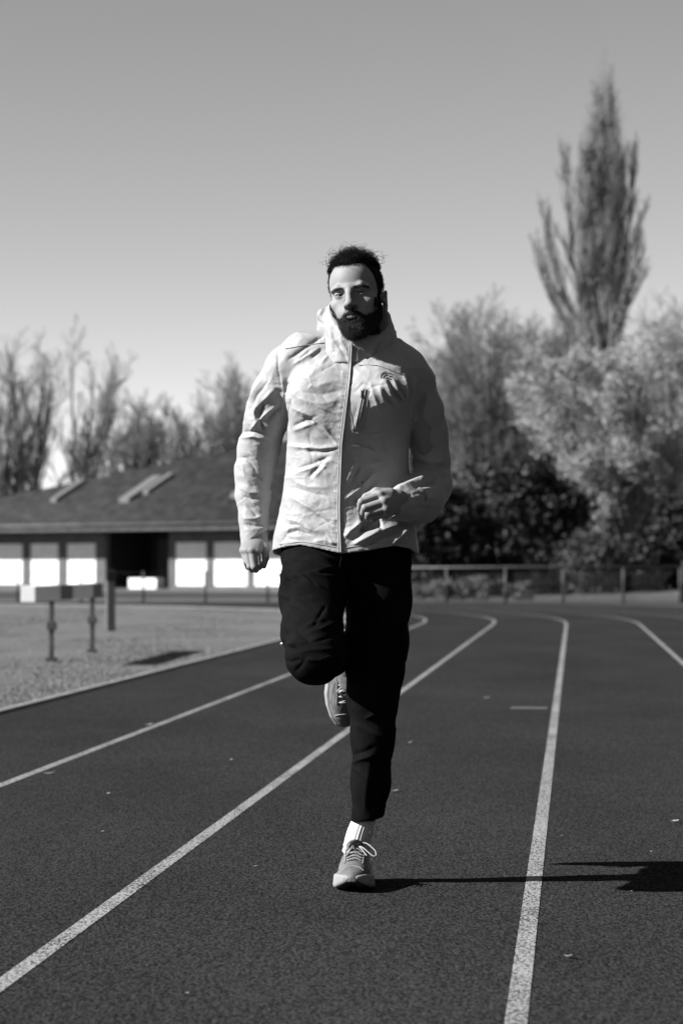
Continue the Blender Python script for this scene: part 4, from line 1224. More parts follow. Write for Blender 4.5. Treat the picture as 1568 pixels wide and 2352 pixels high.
# ---- folds: drawn on the front, as ridges (+) and creases (-); amplitude mm, width in sheet units
folds = [
 (-9, 5, [(659, 872), (667, 915), (658, 947), (661, 985)]),
 (7, 7, [(648, 870), (652, 920), (646, 950)]),
 (8, 6, [(675, 938), (713, 954), (742, 978), (770, 1012)]), (-8, 6, [(690, 957), (724, 972), (748, 996), (766, 1016)]),
 (-6, 5, [(672, 979), (700, 966), (724, 957)]), (5, 5, [(676, 988), (708, 976), (730, 968)]),
 (8, 5, [(664, 1024), (700, 1028), (738, 1030), (772, 1026)]), (-7, 5, [(700, 1036), (740, 1038), (768, 1033)]),
 (-7, 5, [(685, 1076), (720, 1064), (756, 1048)]), (6, 5, [(690, 1084), (725, 1072), (760, 1058)]),
 (-6, 4, [(711, 1094), (729, 1073), (746, 1058)]), (5, 5, [(722, 1096), (740, 1078), (752, 1066)]),
 (5, 8, [(668, 1100), (705, 1118), (750, 1120)]), (-4, 6, [(676, 1120), (715, 1132), (755, 1140)]),
 (8, 7, [(666, 1140), (713, 1166), (742, 1188), (776, 1222)]), (-9, 6, [(722, 1180), (754, 1200), (778, 1226)]),
 (6, 6, [(660, 1192), (690, 1200), (720, 1214)]), (-6, 5, [(664, 1204), (688, 1208), (706, 1218)]),
 (-7, 5, [(648, 1244), (658, 1226), (682, 1219), (716, 1228)]), (6, 6, [(652, 1234), (666, 1214), (690, 1209), (726, 1220)]),
 (5, 6, [(720, 1245), (745, 1240), (772, 1252)]),
 (13, 7, [(793, 1146), (823, 1124), (853, 1088)]), (-9, 8, [(800, 1160), (832, 1138), (862, 1104)]),
 (12, 7, [(794, 1230), (822, 1206), (841, 1182)]), (-8, 8, [(806, 1242), (836, 1214), (856, 1192)]),
 (12, 9, [(812, 1250), (864, 1224), (908, 1208)]), (-7, 6, [(840, 1256), (884, 1234), (918, 1216)]),
 (11, 6, [(897, 1252), (934, 1218)]), (-7, 6, [(912, 1254), (944, 1226)]),
 (9, 6, [(795, 1108), (806, 1080), (814, 1062)]), (-6, 6, [(806, 1110), (818, 1082), (824, 1066)]),
 (9, 5, [(884, 876), (898, 906), (922, 928)]), (-9, 4, [(893, 874), (906, 902), (928, 922)]),
 (9, 4, [(902, 874), (914, 898), (930, 914)]), (-9, 4, [(914, 880), (924, 900), (936, 918)]),
 (10, 5, [(926, 866), (934, 890), (934, 912)]), (-9, 4, [(940, 868), (944, 892), (944, 918)]),
 (8, 4, [(950, 872), (950, 896), (948, 912)]), (6, 5, [(872, 892), (880, 914), (898, 930)]), (-6, 4, [(880, 890), (890, 914), (906, 932)]),
 (5, 7, [(850, 880), (860, 910), (870, 940)]), (5, 8, [(840, 1000), (880, 990), (905, 960)]),
 (6, 6, [(812, 1024), (845, 1030), (858, 1038)]),
 (10, 5, [(552, 1006), (582, 1001), (614, 1006)]), (-8, 5, [(556, 994), (580, 990), (606, 996)]),
 (-9, 5, [(604, 924), (595, 958), (605, 994)]), (8, 5, [(594, 920), (586, 952), (592, 986)]),
 (9, 5, [(572, 992), (602, 958), (638, 926)]), (-7, 5, [(612, 966), (632, 944), (646, 934)]),
 (7, 6, [(584, 950), (602, 922), (630, 894)]), (-7, 5, [(574, 940), (590, 908), (616, 874)]),
 (7, 6, [(566, 936), (582, 902), (604, 868)]),
 (6, 5, [(574, 1040), (588, 1052), (598, 1070)]), (-5, 4, [(566, 1052), (578, 1066), (590, 1086)]),
 (4, 5, [(556, 1070), (562, 1094), (574, 1112)]), (-6, 4, [(580, 1092), (592, 1096), (602, 1106)]),
 (7, 5, [(550, 1118), (574, 1132), (598, 1132)]), (-6, 4, [(560, 1140), (578, 1146), (600, 1144)]),
 (5, 4, [(578, 1150), (590, 1158), (604, 1176)]), (-5, 4, [(566, 1160), (580, 1172), (592, 1190)]),
 (7, 4, [(560, 1190), (584, 1192), (606, 1184)]), (-7, 4, [(564, 1204), (588, 1209), (608, 1206)]),
 (6, 4, [(556, 1218), (586, 1216), (612, 1214)]),
 (-8, 6, [(664, 824), (690, 806), (716, 788), (742, 772)]), (6, 6, [(672, 838), (704, 818), (738, 798)]),
 (-5, 4, [(690, 822), (712, 806)]), (-5, 4, [(716, 822), (738, 800)]), (5, 5, [(735, 840), (755, 815)]),
 (-3, 2.5, [(637, 806), (639, 850), (652, 915)]),
 (4, 10, [(680, 870), (730, 885), (780, 872)]), (-4, 8, [(690, 900), (740, 905), (785, 895)]), (4, 9, [(684, 915), (735, 928), (780, 918)]),
 (10, 7, [(905, 1128), (940, 1112), (970, 1098)]), (11, 7, [(962, 1104), (982, 1096), (1000, 1098)]), (-9, 5, [(955, 1118), (980, 1112), (1002, 1110)]),
 (5, 7, [(930, 1150), (960, 1140), (1000, 1146)]), (-5, 6, [(935, 1172), (965, 1165), (990, 1168)]), (5, 7, [(940, 1190), (955, 1160)]),
 (5, 6, [(958, 1050), (990, 1062), (1022, 1060)]), (-6, 5, [(956, 1062), (990, 1074), (1024, 1074)]), (6, 6, [(958, 1076), (990, 1088), (1028, 1088)]),
 (4, 8, [(960, 960), (985, 990), (1000, 1030)]), (-3, 2.5, [(947, 880), (940, 930), (942, 1000)]),
]
def fold_disp(px, py, strokes):
    out = np.zeros(len(px))
    for amp, w, pts in strokes:
        pts = np.array(pts, float)
        sel = (px > pts[:, 0].min() - 4 * w) & (px < pts[:, 0].max() + 4 * w) & (py > pts[:, 1].min() - 4 * w) & (py < pts[:, 1].max() + 4 * w)
        if not sel.any(): continue
        x, y = px[sel], py[sel]; best = np.full(len(x), 1e9); tt = np.zeros(len(x)); L = 0
        seg = np.linalg.norm(np.diff(pts, axis=0), axis=1); tot = seg.sum()
        for i in range(len(pts) - 1):
            d = pts[i + 1] - pts[i]; t = np.clip(((x - pts[i, 0]) * d[0] + (y - pts[i, 1]) * d[1]) / (d @ d), 0, 1)
            q = np.hypot(x - pts[i, 0] - d[0] * t, y - pts[i, 1] - d[1] * t)
            u = q < best; best = np.where(u, q, best); tt = np.where(u, (L + t * seg[i]) / tot, tt); L += seg[i]
        prof = np.exp(-(best / w) ** 1.25) * np.clip(np.sin(np.pi * np.clip(0.08 + 0.84 * tt, 0, 1)) * 1.5, 0, 1)
        out[sel] += amp * 0.001 * prof
    return out
_rz = np.random.default_rng(4)
folds += [(1.2 + 3.0 * _rz.random(), 2.4 + 1.6 * _rz.random(), [(808 - 0.062 * (q - 790) - 20, q - 5 + 6 * _rz.random()), (808 - 0.062 * (q - 790) - 6, q + 2)]) for q in (806 + np.cumsum(_rz.uniform(7, 19, 34))) if q < 1255]
folds += [(0.8 + 2.6 * _rz.random(), 2.4 + 1.6 * _rz.random(), [(808 - 0.055 * (q - 790) + 8, q + 2), (808 - 0.055 * (q - 790) + 22, q - 2)]) for q in range(1010, 1255, 13)]
for q in range(110):
    if q % 3 == 0:
        cy_ = _rz.uniform(850, 1215); cx_ = np.interp(cy_, [850, 1040, 1215], [632, 590, 584]) + _rz.uniform(-38, 38); a_ = _rz.normal(0.1, 0.45); l_ = _rz.uniform(8, 22)
    elif q % 3 == 1:
        cx_, cy_ = _rz.uniform(665, 775), _rz.uniform(840, 1250); a_ = _rz.normal(0.25, 0.6); l_ = _rz.uniform(10, 34)
    else:
        cx_, cy_ = _rz.uniform(800, 1020), _rz.uniform(850, 1250); a_ = _rz.normal(-0.5, 0.6); l_ = _rz.uniform(10, 30)
    folds.append((_rz.choice([-1, 1]) * _rz.uniform(0.8, 2.4), _rz.uniform(2.2, 4.2), [(cx_ - l_ * math.cos(a_), cy_ - l_ * math.sin(a_)), (cx_ + _rz.normal(0, 3), cy_ + _rz.normal(0, 3)), (cx_ + l_ * math.cos(a_), cy_ + l_ * math.sin(a_))]))
JN = vnormals(JV, JQ)
px, py = sheet(JV)
front = np.clip((-JN[:, 1] + 0.25) / 0.4, 0, 1)
disp = fold_disp(px, py, [(0.9 * a_, 0.82 * w_, p_) for a_, w_, p_ in folds]) * front
nz = vnoise(JV * np.array([9, 9, 14.0]) + 0.35 * vnoise(JV * 20.0, 2)[:, None], 4)
disp += (0.5 - np.abs(nz)) * 0.0028 + 0.0013 * vnoise(JV * 38.0, 6) + (0.4 - np.abs(vnoise(JV * np.array([22, 22, 30.0]), 8))) * 0.0022
disp *= np.where(py > 1250, 0.6, 1.0)
disp *= np.where((px < 625) & (py > 1214), 0.3, 1.0)
JV = JV + JN * disp[:, None]
jacket = pmesh("jacket", JV, JQ, m_jacket)

# ------------------------------------------------------------------ hood and stand-up collar
cf = Field((-0.12, 6.90, 1.50), (0.20, 7.36, 1.76), 0.0034)
def loft_y(c0, c1, z0, z1, a0, a1, b0, b1):
    def fn(x, y, z):
        t = np.clip((z - z0) / (z1 - z0), 0, 1)
        cx = c0[0] + (c1[0] - c0[0]) * t; cy = c0[1] + (c1[1] - c0[1]) * t; a = a0 + (a1 - a0) * t; b = b0 + (b1 - b0) * t
        q = np.sqrt(((x - cx) / a) ** 2 + ((y - cy) / b) ** 2)
        return np.maximum((q - 1) * np.minimum(a, b), np.maximum(z0 - z, z - z1))
    return fn
zb_, zt_ = zz(838, 7.1), zz(690, 7.1)
c_lo = W(822, 830, 7.12); c_hi = W(826, 700, 7.10)
cf.put(loft_y((c_lo[0], 7.11), (c_hi[0], 7.10), zb_, zt_, 0.118, 0.088, 0.105, 0.098), (-0.1, 6.95, 1.5), (0.2, 7.25, 1.75), 0.02, pad=0.01)
cf.ell(W(744, 742, 7.15), (0.020, 0.050, 0.048), 0.03, "add", Euler((0, R(14), 0)))
cf.ell(W(736, 722, 7.14), (0.012, 0.035, 0.016), 0.02)
cf.ell(W(888, 790, 7.15), (0.028, 0.060, 0.055), 0.04, "add", Euler((0, R(-26), 0)))
cf.ell(W(825, 775, 7.22), (0.110, 0.075, 0.080), 0.04)
# top edge: low in front, high at the back
pA = W(808, 772, 7.0); pB = W(755, 690, 7.12); pC = W(884, 722, 7.12)
nrm = np.cross(pB - pA, pC - pA); nrm = nrm / np.linalg.norm(nrm); nrm = nrm if nrm[2] > 0 else -nrm
cf.put(halfspace(pA, nrm), (-0.12, 6.9, 1.5), (0.2, 7.36, 1.76), 0.006, "keep", pad=0.02)
# neck opening
cf.put(loft_y((c_lo[0], 7.115), (c_hi[0], 7.095), zb_ - 0.02, zt_ + 0.05, 0.090, 0.078, 0.078, 0.084), (-0.1, 6.93, 1.5), (0.2, 7.3, 1.76), 0.006, "cut", pad=0.01)
CV, CQ = cf.mesh(); CV = relax(CV, CQ, 2, 0.5)
CN = vnormals(CV, CQ); px, py = sheet(CV)
hfold = [(-6, 4, [(760, 745), (768, 775), (782, 800)]), (6, 5, [(752, 740), (760, 775), (772, 802)]), (-5, 3.5, [(772, 780), (786, 806), (796, 826)]), (5, 4, [(780, 776), (794, 800), (802, 815)]),
         (-4, 3, [(766, 795), (770, 810)]), (5, 5, [(744, 700), (736, 722), (748, 760)]), (-5, 4, [(734, 738), (744, 745)]),
         (4, 5, [(866, 780), (852, 812), (846, 835)]), (-4, 4, [(880, 770), (868, 806), (858, 832)]), (4, 6, [(896, 776), (880, 812)]), (-6, 4, [(900, 808), (880, 822), (860, 834)])]
CV = CV + CN * (fold_disp(px, py, hfold) * np.clip(-CN[:, 1] + 0.4, 0, 1) + 0.0022 * vnoise(CV * 45.0, 12) + (0.4 - np.abs(vnoise(CV * 24.0, 15))) * 0.004)[:, None]
pmesh("hood", CV, CQ, m_jacket, jacket)

# ---- front map of the jacket, to lay trims on its surface
TRIM = np.concatenate([JV, CV])
px, py = sheet(TRIM)
gx, gy = np.round((px - 520) / 3).astype(int), np.round((py - 680) / 3).astype(int)
FM = np.full((190, 220), 99.0)
okm = (gx >= 0) & (gx < 190) & (gy >= 0) & (gy < 220)
np.minimum.at(FM, (gx[okm], gy[okm]), TRIM[okm, 1])
def front_y(x, y):
    i, j = int(round((x - 520) / 3)), int(round((y - 680) / 3))
    a = FM[max(0, i - 1):i + 2, max(0, j - 1):j + 2]; a = a[a < 50]
    return float(np.median(a)) if len(a) else 7.0
def lay(pts, n=40, off=0.002):
    pts = np.array(pts, float); s = np.linspace(0, len(pts) - 1, n)
    xs = np.interp(s, np.arange(len(pts)), pts[:, 0]); ys = np.interp(s, np.arange(len(pts)), pts[:, 1])
    d = np.array([front_y(a, b) for a, b in zip(xs, ys)])
    d = np.convolve(np.pad(d, 2, mode="edge"), np.ones(5) / 5, "valid")
    return np.array([W(a, b, c - off) for a, b, c in zip(xs, ys, d)])
def cord(name, pts, r, m, parent, n=40, off=0.001, sides=6):
    P = lay(pts, n, off); V, Q = tubes(P[None], np.full((1, n), r), sides)
    return pmesh(name, V, Q, m, parent)
def band(name, pts, wpx, m, parent, n=50, off=0.003, th=0.0025):
    """flat strip with thickness lying on the jacket"""
    pts = np.array(pts, float)
    A = lay(pts + [-wpx / 2, 0], n, off); B2 = lay(pts + [wpx / 2, 0], n, off)
    A[:, 1] = B2[:, 1] = np.minimum(A[:, 1], B2[:, 1])
    V = np.concatenate([A, B2, A + [0, th + off, 0], B2 + [0, th + off, 0]]); i = np.arange(n - 1)
    F = np.concatenate([np.stack([i, i + 1, n + i + 1, n + i], 1), np.stack([i, 2 * n + i, 2 * n + i + 1, i + 1], 1), np.stack([n + i, n + i + 1, 3 * n + i + 1, 3 * n + i], 1)])
    return pmesh(name, V, F, m, parent, False)
zpath = [(808, 792), (806, 830), (803, 870), (797, 920), (791, 970), (785, 1020), (783, 1070), (781, 1120), (780, 1170), (781, 1220), (783, 1268)]
zp = np.array(zpath, float)
zipper = band("zipper", zp, 6, m_zip, jacket, 90, 0.0035)
cord("zip_welt", zp + [-5, 0], 0.0022, m_jacket, zipper, 90, 0.001)
cord("zip_teeth", zp, 0.0008, m_zip, zipper, 90, 0.0058)
cord("zip_pull", [(808, 788), (808, 800)], 0.003, m_zipdark, zipper, 6, 0.009)
ck = [(835, 893), (829, 925), (822, 955), (815, 985)]
pz = band("pocket_zip", ck, 9, m_jacket, jacket, 30, 0.004)
cord("pocket_welt", np.array(ck) + [-5, 0], 0.0020, m_jacket, pz, 30, 0.004)
cord("pocket_welt", np.array(ck) + [5, 0], 0.0020, m_jacket, pz, 30, 0.004)
cord("pocket_teeth", ck, 0.0014, m_zipdark, pz, 30, 0.006)
cord("pocket_pull", [(830, 896), (829, 912)], 0.0030, m_zipdark, pz, 6, 0.008)
cord("pocket_seam", [(812, 994), (826, 995), (836, 978), (842, 940), (846, 896)], 0.0012, m_zip, pz, 30, 0.001)
cord("yoke_seam", [(822, 838), (845, 837), (866, 838), (900, 850), (930, 862)], 0.0012, m_zip, jacket, 30, 0.001)
cord("yoke_seam", [(655, 800), (700, 792), (744, 786)], 0.0012, m_zip, jacket, 24, 0.001)
cord("hem_seam", [(640, 1250), (690, 1244), (735, 1250), (775, 1258)], 0.0012, m_zip, jacket, 30, 0.0005)
cord("hem_seam", [(795, 1258), (850, 1250), (900, 1243), (935, 1248)], 0.0012, m_zip, jacket, 30, 0.0005)
# small tonal dome emblem stitched on the chest, with its line of tiny lettering below
em = cord("emblem", [(874, 868), (874, 861), (877, 856), (882, 853), (888, 853)], 0.0013, m_zipdark, jacket, 16, 0.0015)
cord("emblem_arc", [(879, 868), (880, 863), (884, 859), (888, 858)], 0.0011, m_zipdark, em, 12, 0.0015)
cord("emblem_arc", [(884, 868), (885, 866), (888, 864)], 0.0010, m_zipdark, em, 8, 0.0015)
cord("emblem_bar", [(891, 856), (899, 858)], 0.0011, m_zipdark, em, 6, 0.0015)
cord("emblem_bar", [(891, 862), (900, 864)], 0.0011, m_zipdark, em, 6, 0.0015)
cord("emblem_bar", [(891, 868), (898, 870)], 0.0011, m_zipdark, em, 6, 0.0015)

# ------------------------------------------------------------------ trousers
tf = Field((-0.24, 6.62, 0.18), (0.24, 7.50, 1.10), 0.0042)
tf.ell(W(792, 1262, 7.13), (0.172, 0.118, 0.125), 0.03)
tf.chain([W(722, 1290, 7.11), W(716, 1370, 6.99), W(717, 1450, 6.88), W(722, 1503, 6.80)], [0.094, 0.090, 0.083, 0.077], 0.035)
tf.ell(W(722, 1508, 6.79), (0.074, 0.070, 0.068), 0.03)
tf.chain([W(726, 1508, 6.83), W(750, 1500, 7.02), W(776, 1494, 7.24)], [0.070, 0.063, 0.052], 0.03)
tf.chain([W(872, 1290, 7.13), W(868, 1380, 7.12), W(865, 1470, 7.10), W(862, 1540, 7.09), W(856, 1600, 7.09), W(858, 1690, 7.11), W(852, 1790, 7.13), W(840, 1905, 7.15)],
         [0.092, 0.091, 0.087, 0.077, 0.069, 0.060, 0.053, 0.046], 0.03)
# hems
pH = W(838, 1886, 7.10)
tf.put(lambda x, y, z: -halfspace(pH, (0.17, 0.05, -0.97))(x, y, z), pH - [0.08, 0.09, 0.08], pH + [0.08, 0.12, 0.04], 0.002, "cut", pad=0)
tf.cone(W(841, 1872, 7.145), W(839, 1930, 7.15), 0.037, 0.037, 0.003, "cut")
pK = W(778, 1494, 7.26)
tf.put(lambda x, y, z: -halfspace(pK, (0.1, 1.0, 0.0))(x, y, z), pK - [0.08, 0.0, 0.08], pK + [0.08, 0.12, 0.08], 0.002, "cut", pad=0)
tf.put(lambda x, y, z: z - zz(1225), (-0.24, 6.7, 1.0), (0.24, 7.5, 1.10), 0.004, "keep", pad=0)
TV, TQ = tf.mesh(); TV = relax(TV, TQ, 2, 0.5)
TN = vnormals(TV, TQ); px, py = sheet(TV)
tfold = [(7, 6, [(650, 1290), (700, 1296), (770, 1310)]), (-6, 5, [(648, 1302), (700, 1308), (765, 1318)]), (5, 5, [(700, 1315), (740, 1320), (772, 1326)]), (6, 6, [(652, 1270), (720, 1272), (775, 1288)]),
         (9, 8, [(660, 1340), (652, 1330), (646, 1318)]), (-8, 6, [(658, 1320), (668, 1330), (690, 1334)]), (-9, 7, [(650, 1470), (662, 1485), (680, 1492)]), (8, 6, [(646, 1462), (656, 1474), (664, 1482)]),
         (7, 8, [(820, 1295), (870, 1300), (900, 1306)]), (6, 9, [(800, 1330), (850, 1360), (890, 1400), (900, 1440)]), (-6, 7, [(830, 1360), (850, 1400), (865, 1440)]), (7, 7, [(880, 1380), (878, 1410), (872, 1446)]), (-6, 6, [(890, 1395), (892, 1430), (884, 1455)]),
         (6, 7, [(786, 1300), (792, 1330), (815, 1345)]), (5, 8, [(900, 1500), (920, 1510), (934, 1512)]), (-6, 6, [(905, 1520), (920, 1525), (935, 1522)]), (5, 9, [(812, 1660), (850, 1680), (895, 1700)]), (4, 9, [(850, 1740), (842, 1800), (836, 1870)]),
         (-4, 8, [(866, 1760), (858, 1820), (852, 1880)]), (5, 4, [(806, 1872), (840, 1880), (874, 1886)])]
for q in range(46):
    leg_ = q % 2
    cx_, cy_ = (rgh.uniform(660, 775), rgh.uniform(1290, 1550)) if leg_ else (rgh.uniform(815, 925), rgh.uniform(1290, 1870))
    a_ = rgh.normal(0, 0.5); l_ = rgh.uniform(18, 45)
    tfold.append((rgh.choice([-1, 1]) * rgh.uniform(2.5, 5), rgh.uniform(3, 6), [(cx_ - l_ * math.cos(a_), cy_ - l_ * math.sin(a_)), (cx_, cy_ + rgh.normal(0, 4)), (cx_ + l_ * math.cos(a_), cy_ + l_ * math.sin(a_))]))
calm = np.clip((1880 - py) / 40, 0.0, 1.0)
TV = TV + TN * (calm * (fold_disp(px, py, tfold) * 1.3 * np.clip(-TN[:, 1] + 0.4, 0, 1) + 0.003 * vnoise(TV * 18.0, 22) + (0.4 - np.abs(vnoise(TV * np.array([12, 12, 9.0]), 25))) * 0.006))[:, None]
trousers = pmesh("trousers", TV, TQ, m_trouser)
def piping(pts, r=0.0022):
    P = np.array([W(*p) for p in pts]); V, Q = tubes(P[None], np.full((1, len(P)), r), 6)
    return pmesh("piping", V, Q, m_pipe, trousers)
piping([(646, 1478, 6.93), (651, 1476, 6.90), (655, 1472, 6.885)], 0.0032)
piping([(659, 1510, 6.84), (663, 1508, 6.80), (666, 1505, 6.785)], 0.0036)
piping([(936, 1428, 7.10), (935, 1450, 7.09), (934, 1475, 7.09)], 0.0016)
# drawstring end
P = lay([(785, 1278), (782, 1290), (780, 1302)], 8, 0.004); P[:, 1] = 6.985
V, Q = tubes(P[None], np.full((1, 8), 0.0022), 5); pmesh("drawstring", V, Q, m_trouser, trousers)

# ------------------------------------------------------------------ shoes (toe towards -y, heel-bottom at the origin), socks
ys_ = np.array([-0.232, -0.222, -0.20, -0.165, -0.13, -0.09, -0.05, 0.0, 0.04, 0.065, 0.078])
w_s = np.array([0.012, 0.027, 0.042, 0.053, 0.057, 0.053, 0.047, 0.046, 0.045, 0.036, 0.016])
zb_s = np.array([0.034, 0.027, 0.017, 0.006, 0.001, 0.0, 0.0, 0.0, 0.002, 0.010, 0.020])
zt_s = np.array([0.046, 0.050, 0.050, 0.046, 0.043, 0.042, 0.044, 0.050, 0.054, 0.056, 0.056])
zu_s = np.array([0.046, 0.056, 0.066, 0.076, 0.084, 0.098, 0.118, 0.122, 0.110, 0.108, 0.090])
w_u = np.array([0.008, 0.022, 0.037, 0.046, 0.049, 0.046, 0.042, 0.040, 0.039, 0.033, 0.012])
def sole_fn(x, y, z):
    yr = y.ravel(); ip = lambda a: np.interp(yr, ys_, a)[None, :, None]
    w = ip(w_s) * (1.08 - 1.6 * np.clip(z - 0.01, 0, 0.05)); d = np.abs(x) - w
    d = np.maximum(d, np.abs(y + 0.077) - 0.155)
    groove = 0.006 * np.exp(-(x / 0.012) ** 2)
    return smax(smax(d, ip(zb_s) + groove - z, 0.012), z - ip(zt_s), 0.008)
def upper_fn(x, y, z):
    yr = y.ravel(); ip = lambda a: np.interp(yr, ys_, a)[None, :, None]
    w = ip(w_u); zt = ip(zu_s)
    q = (np.abs(x / w) ** 2.2 + (np.clip(z - 0.035, 0, 1) / (zt - 0.035)) ** 2.2) ** (1 / 2.2)
    d = (q - 1) * np.minimum(w, zt - 0.035)
    return np.maximum(np.maximum(d, 0.03 - z), np.abs(y + 0.077) - 0.154)
sf = Field((-0.075, -0.245, -0.01), (0.075, 0.09, 0.07), 0.0026); sf.put(sole_fn, (-0.07, -0.24, 0), (0.07, 0.085, 0.06), 0.004, pad=0.01)
SV, SQ = sf.mesh(); SV = relax(SV, SQ, 1)
uf = Field((-0.065, -0.245, 0.02), (0.065, 0.09, 0.165), 0.0025); uf.put(upper_fn, (-0.06, -0.24, 0.03), (0.06, 0.085, 0.15), 0.004, pad=0.01)
uf.cone((0, 0.022, 0.085), (0, 0.018, 0.20), 0.033, 0.040, 0.004, "cut")
UV, UQ = uf.mesh(); UV = relax(UV, UQ, 1)
# tongue
tg = Field((-0.05, -0.12, 0.06), (0.05, 0.03, 0.17), 0.002)
tg.ell((0, -0.052, 0.108), (0.027, 0.046, 0.009), 0.004, "add", Euler((R(-38), 0, 0)))
TGV, TGQ = tg.mesh()
def up_z(x, y):
    w = np.interp(y, ys_, w_u); zt = np.interp(y, ys_, zu_s)
    return 0.035 + (zt - 0.035) * max(0.0, 1 - abs(x / w) ** 2.2) ** (1 / 2.2)
def shoe_cord(pts, r, n=16, sides=5, lift=0.002):
    pts = np.array(pts, float); s = np.linspace(0, len(pts) - 1, n)
    P = np.stack([np.interp(s, np.arange(len(pts)), pts[:, q]) for q in range(3)], 1)
    P[1:-1] = 0.25 * P[:-2] + 0.5 * P[1:-1] + 0.25 * P[2:]
    return tubes(P[None], np.full((1, n), r), sides)
def on_up(x, y, l=0.003): return (x, y, up_z(x, y) + l)
laces = []
rows = [-0.142, -0.122, -0.102, -0.082, -0.064]
for i, yv in enumerate(rows):
    wv = 0.020 + 0.0012 * i
    laces.append(shoe_cord([on_up(-wv, yv), on_up(-wv * 0.4, yv + 0.002, 0.006), on_up(wv * 0.4, yv + 0.004, 0.006), on_up(wv, yv + 0.003)], 0.0021))
    if i < 4:
        laces.append(shoe_cord([on_up(-wv, yv), on_up(0, yv + 0.01, 0.006), on_up(wv, rows[i + 1])], 0.0018))
kn = np.array([0.002, -0.062, up_z(0, -0.062) + 0.010])
for sgn, L in ((1, 0.062), (-1, 0.03)):
    laces.append(shoe_cord([kn, kn + [sgn * L * 0.5, -0.014, 0.004], kn + [sgn * L * 0.95, -0.034, -0.016], kn + [sgn * L, -0.046, -0.03], kn + [sgn * L * 0.85, -0.048, -0.032], kn + [sgn * L * 0.4, -0.030, -0.010], kn], 0.0019, 30))
laces.append(shoe_cord([kn, kn + [0.018, -0.028, -0.012], kn + [0.034, -0.045, -0.030]], 0.0020))
laces.append(shoe_cord([kn, kn + [0.024, -0.008, 0.002], kn + [0.044, -0.012, -0.004]], 0.0020))
LV, LQ = merge(laces)
# toe overlay and side stripe, eyelet rows
over = []
for s in (-1, 1):
    over.append(shoe_cord([on_up(s * 0.026, -0.150, 0.0006), on_up(s * 0.026, -0.11, 0.0006), on_up(s * 0.028, -0.07, 0.0006), on_up(s * 0.030, -0.03, 0.0006)], 0.0022, 20))
    over.append(shoe_cord([on_up(s * 0.043, -0.15, 0.0004), on_up(s * 0.040, -0.11, 0.0004), on_up(s * 0.034, -0.075, 0.0004)], 0.0020, 14))
over.append(shoe_cord([on_up(-0.030, -0.190, 0.0006), on_up(-0.018, -0.184, 0.0006), on_up(0, -0.181, 0.0006), on_up(0.018, -0.184, 0.0006), on_up(0.030, -0.190, 0.0006)], 0.0020, 20))
OV, OQ = merge(over)
tv = Field((-0.07, -0.24, -0.01), (0.07, 0.09, 0.04), 0.003)
tv.put(lambda x, y, z: np.maximum(sole_fn(x * 1.06, y, z - 0.0 + 0.0015) , z - (np.interp(y.ravel(), ys_, zb_s)[None, :, None] + 0.006)), (-0.065, -0.235, -0.005), (0.065, 0.085, 0.04), 0.003, pad=0.005)
RV, RQ = tv.mesh()

def place_shoe(label, M):
    Mn = np.array(M)
    f = lambda V: V @ Mn[:3, :3].T + Mn[:3, 3]
    sh = pmesh("shoe", f(UV), UQ, m_shoe)
    sh["label"] = label
    pmesh("midsole", f(SV), SQ, m_sole, sh); pmesh("tread", f(RV), RQ, m_tread, sh)
    pmesh("tongue", f(TGV), TGQ, m_shoe, sh); pmesh("lace", f(LV), LQ, m_lace, sh); pmesh("overlay", f(OV), OQ, m_panel, sh)
    return f
M1 = Matrix.Translation((0.043, 7.155, 0.014)) @ Matrix.Rotation(R(-3), 4, 'Z') @ Matrix.Rotation(R(0), 4, 'X')
f1 = place_shoe("pale running shoe on the track", M1)
ank = W(797, 1500, 7.33)
RB = Matrix.Rotation(R(-15), 4, 'Y') @ Matrix.Rotation(R(104), 4, 'X') @ Matrix.Rotation(R(-16), 4, 'Z')
M2 = Matrix.Translation(Vector(ank)) @ RB @ Matrix.Translation((0, -0.02, -0.10))
f2 = place_shoe("pale running shoe lifted behind the other leg", M2)
# socks
def sock_mat():
    m = mat("white_ribbed_sock", 0.6, 0.8)
    return m
m_sock = sock_mat()
def sock(axis0, axis1, r0, r1, wob, label):
    n, k = 96, 40
    a = np.linspace(0, 2 * np.pi, n, endpoint=False); t = np.linspace(0, 1, k)
    ax_ = np.array(axis1) - np.array(axis0); ax_ = ax_ / np.linalg.norm(ax_)
    u = np.cross(ax_, [0, 1, 0]); u /= np.linalg.norm(u); w = np.cross(ax_, u)
    rad = (r0 + (r1 - r0) * t ** 0.7)[:, None] * (1 + 0.022 * np.sign(np.sin(a * 24)))[None, :] + 0.0012 * np.sin(t * 40)[:, None] * (t > 0.75)[:, None]
    c = np.array(axis0)[None] + (np.array(axis1) - np.array(axis0))[None] * t[:, None] + np.array(wob)[None] * np.sin(np.pi * t)[:, None]
    V = c[:, None, :] + rad[..., None] * (np.cos(a)[None, :, None] * u + np.sin(a)[None, :, None] * w * 1.12)
    i = np.arange(k - 1)[:, None]; j = np.arange(n)[None, :]; j2 = (j + 1) % n
    Q = np.stack([i * n + j, i * n + j2, (i + 1) * n + j2, (i + 1) * n + j], -1).reshape(-1, 4)
    o = pmesh("sock", V.reshape(-1, 3), Q, m_sock); return o
so = sock(W(838, 1876, 7.155), f1(np.array([[0.0, 0.018, 0.082]]))[0], 0.031, 0.041, (-0.005, 0, 0), "")
V = W(851, 1912, 7.118)
P = np.array([[W(851, 1906, 7.122), W(849, 1914, 7.118)]]); v_, q_ = tubes(P, np.full((1, 2), 0.0028), 5); pmesh("sock_mark", v_, q_, m_tread, so)
sock(W(780, 1492, 7.22), f2(np.array([[0.0, 0.018, 0.082]]))[0], 0.036, 0.040, (0, 0, 0.0), "")

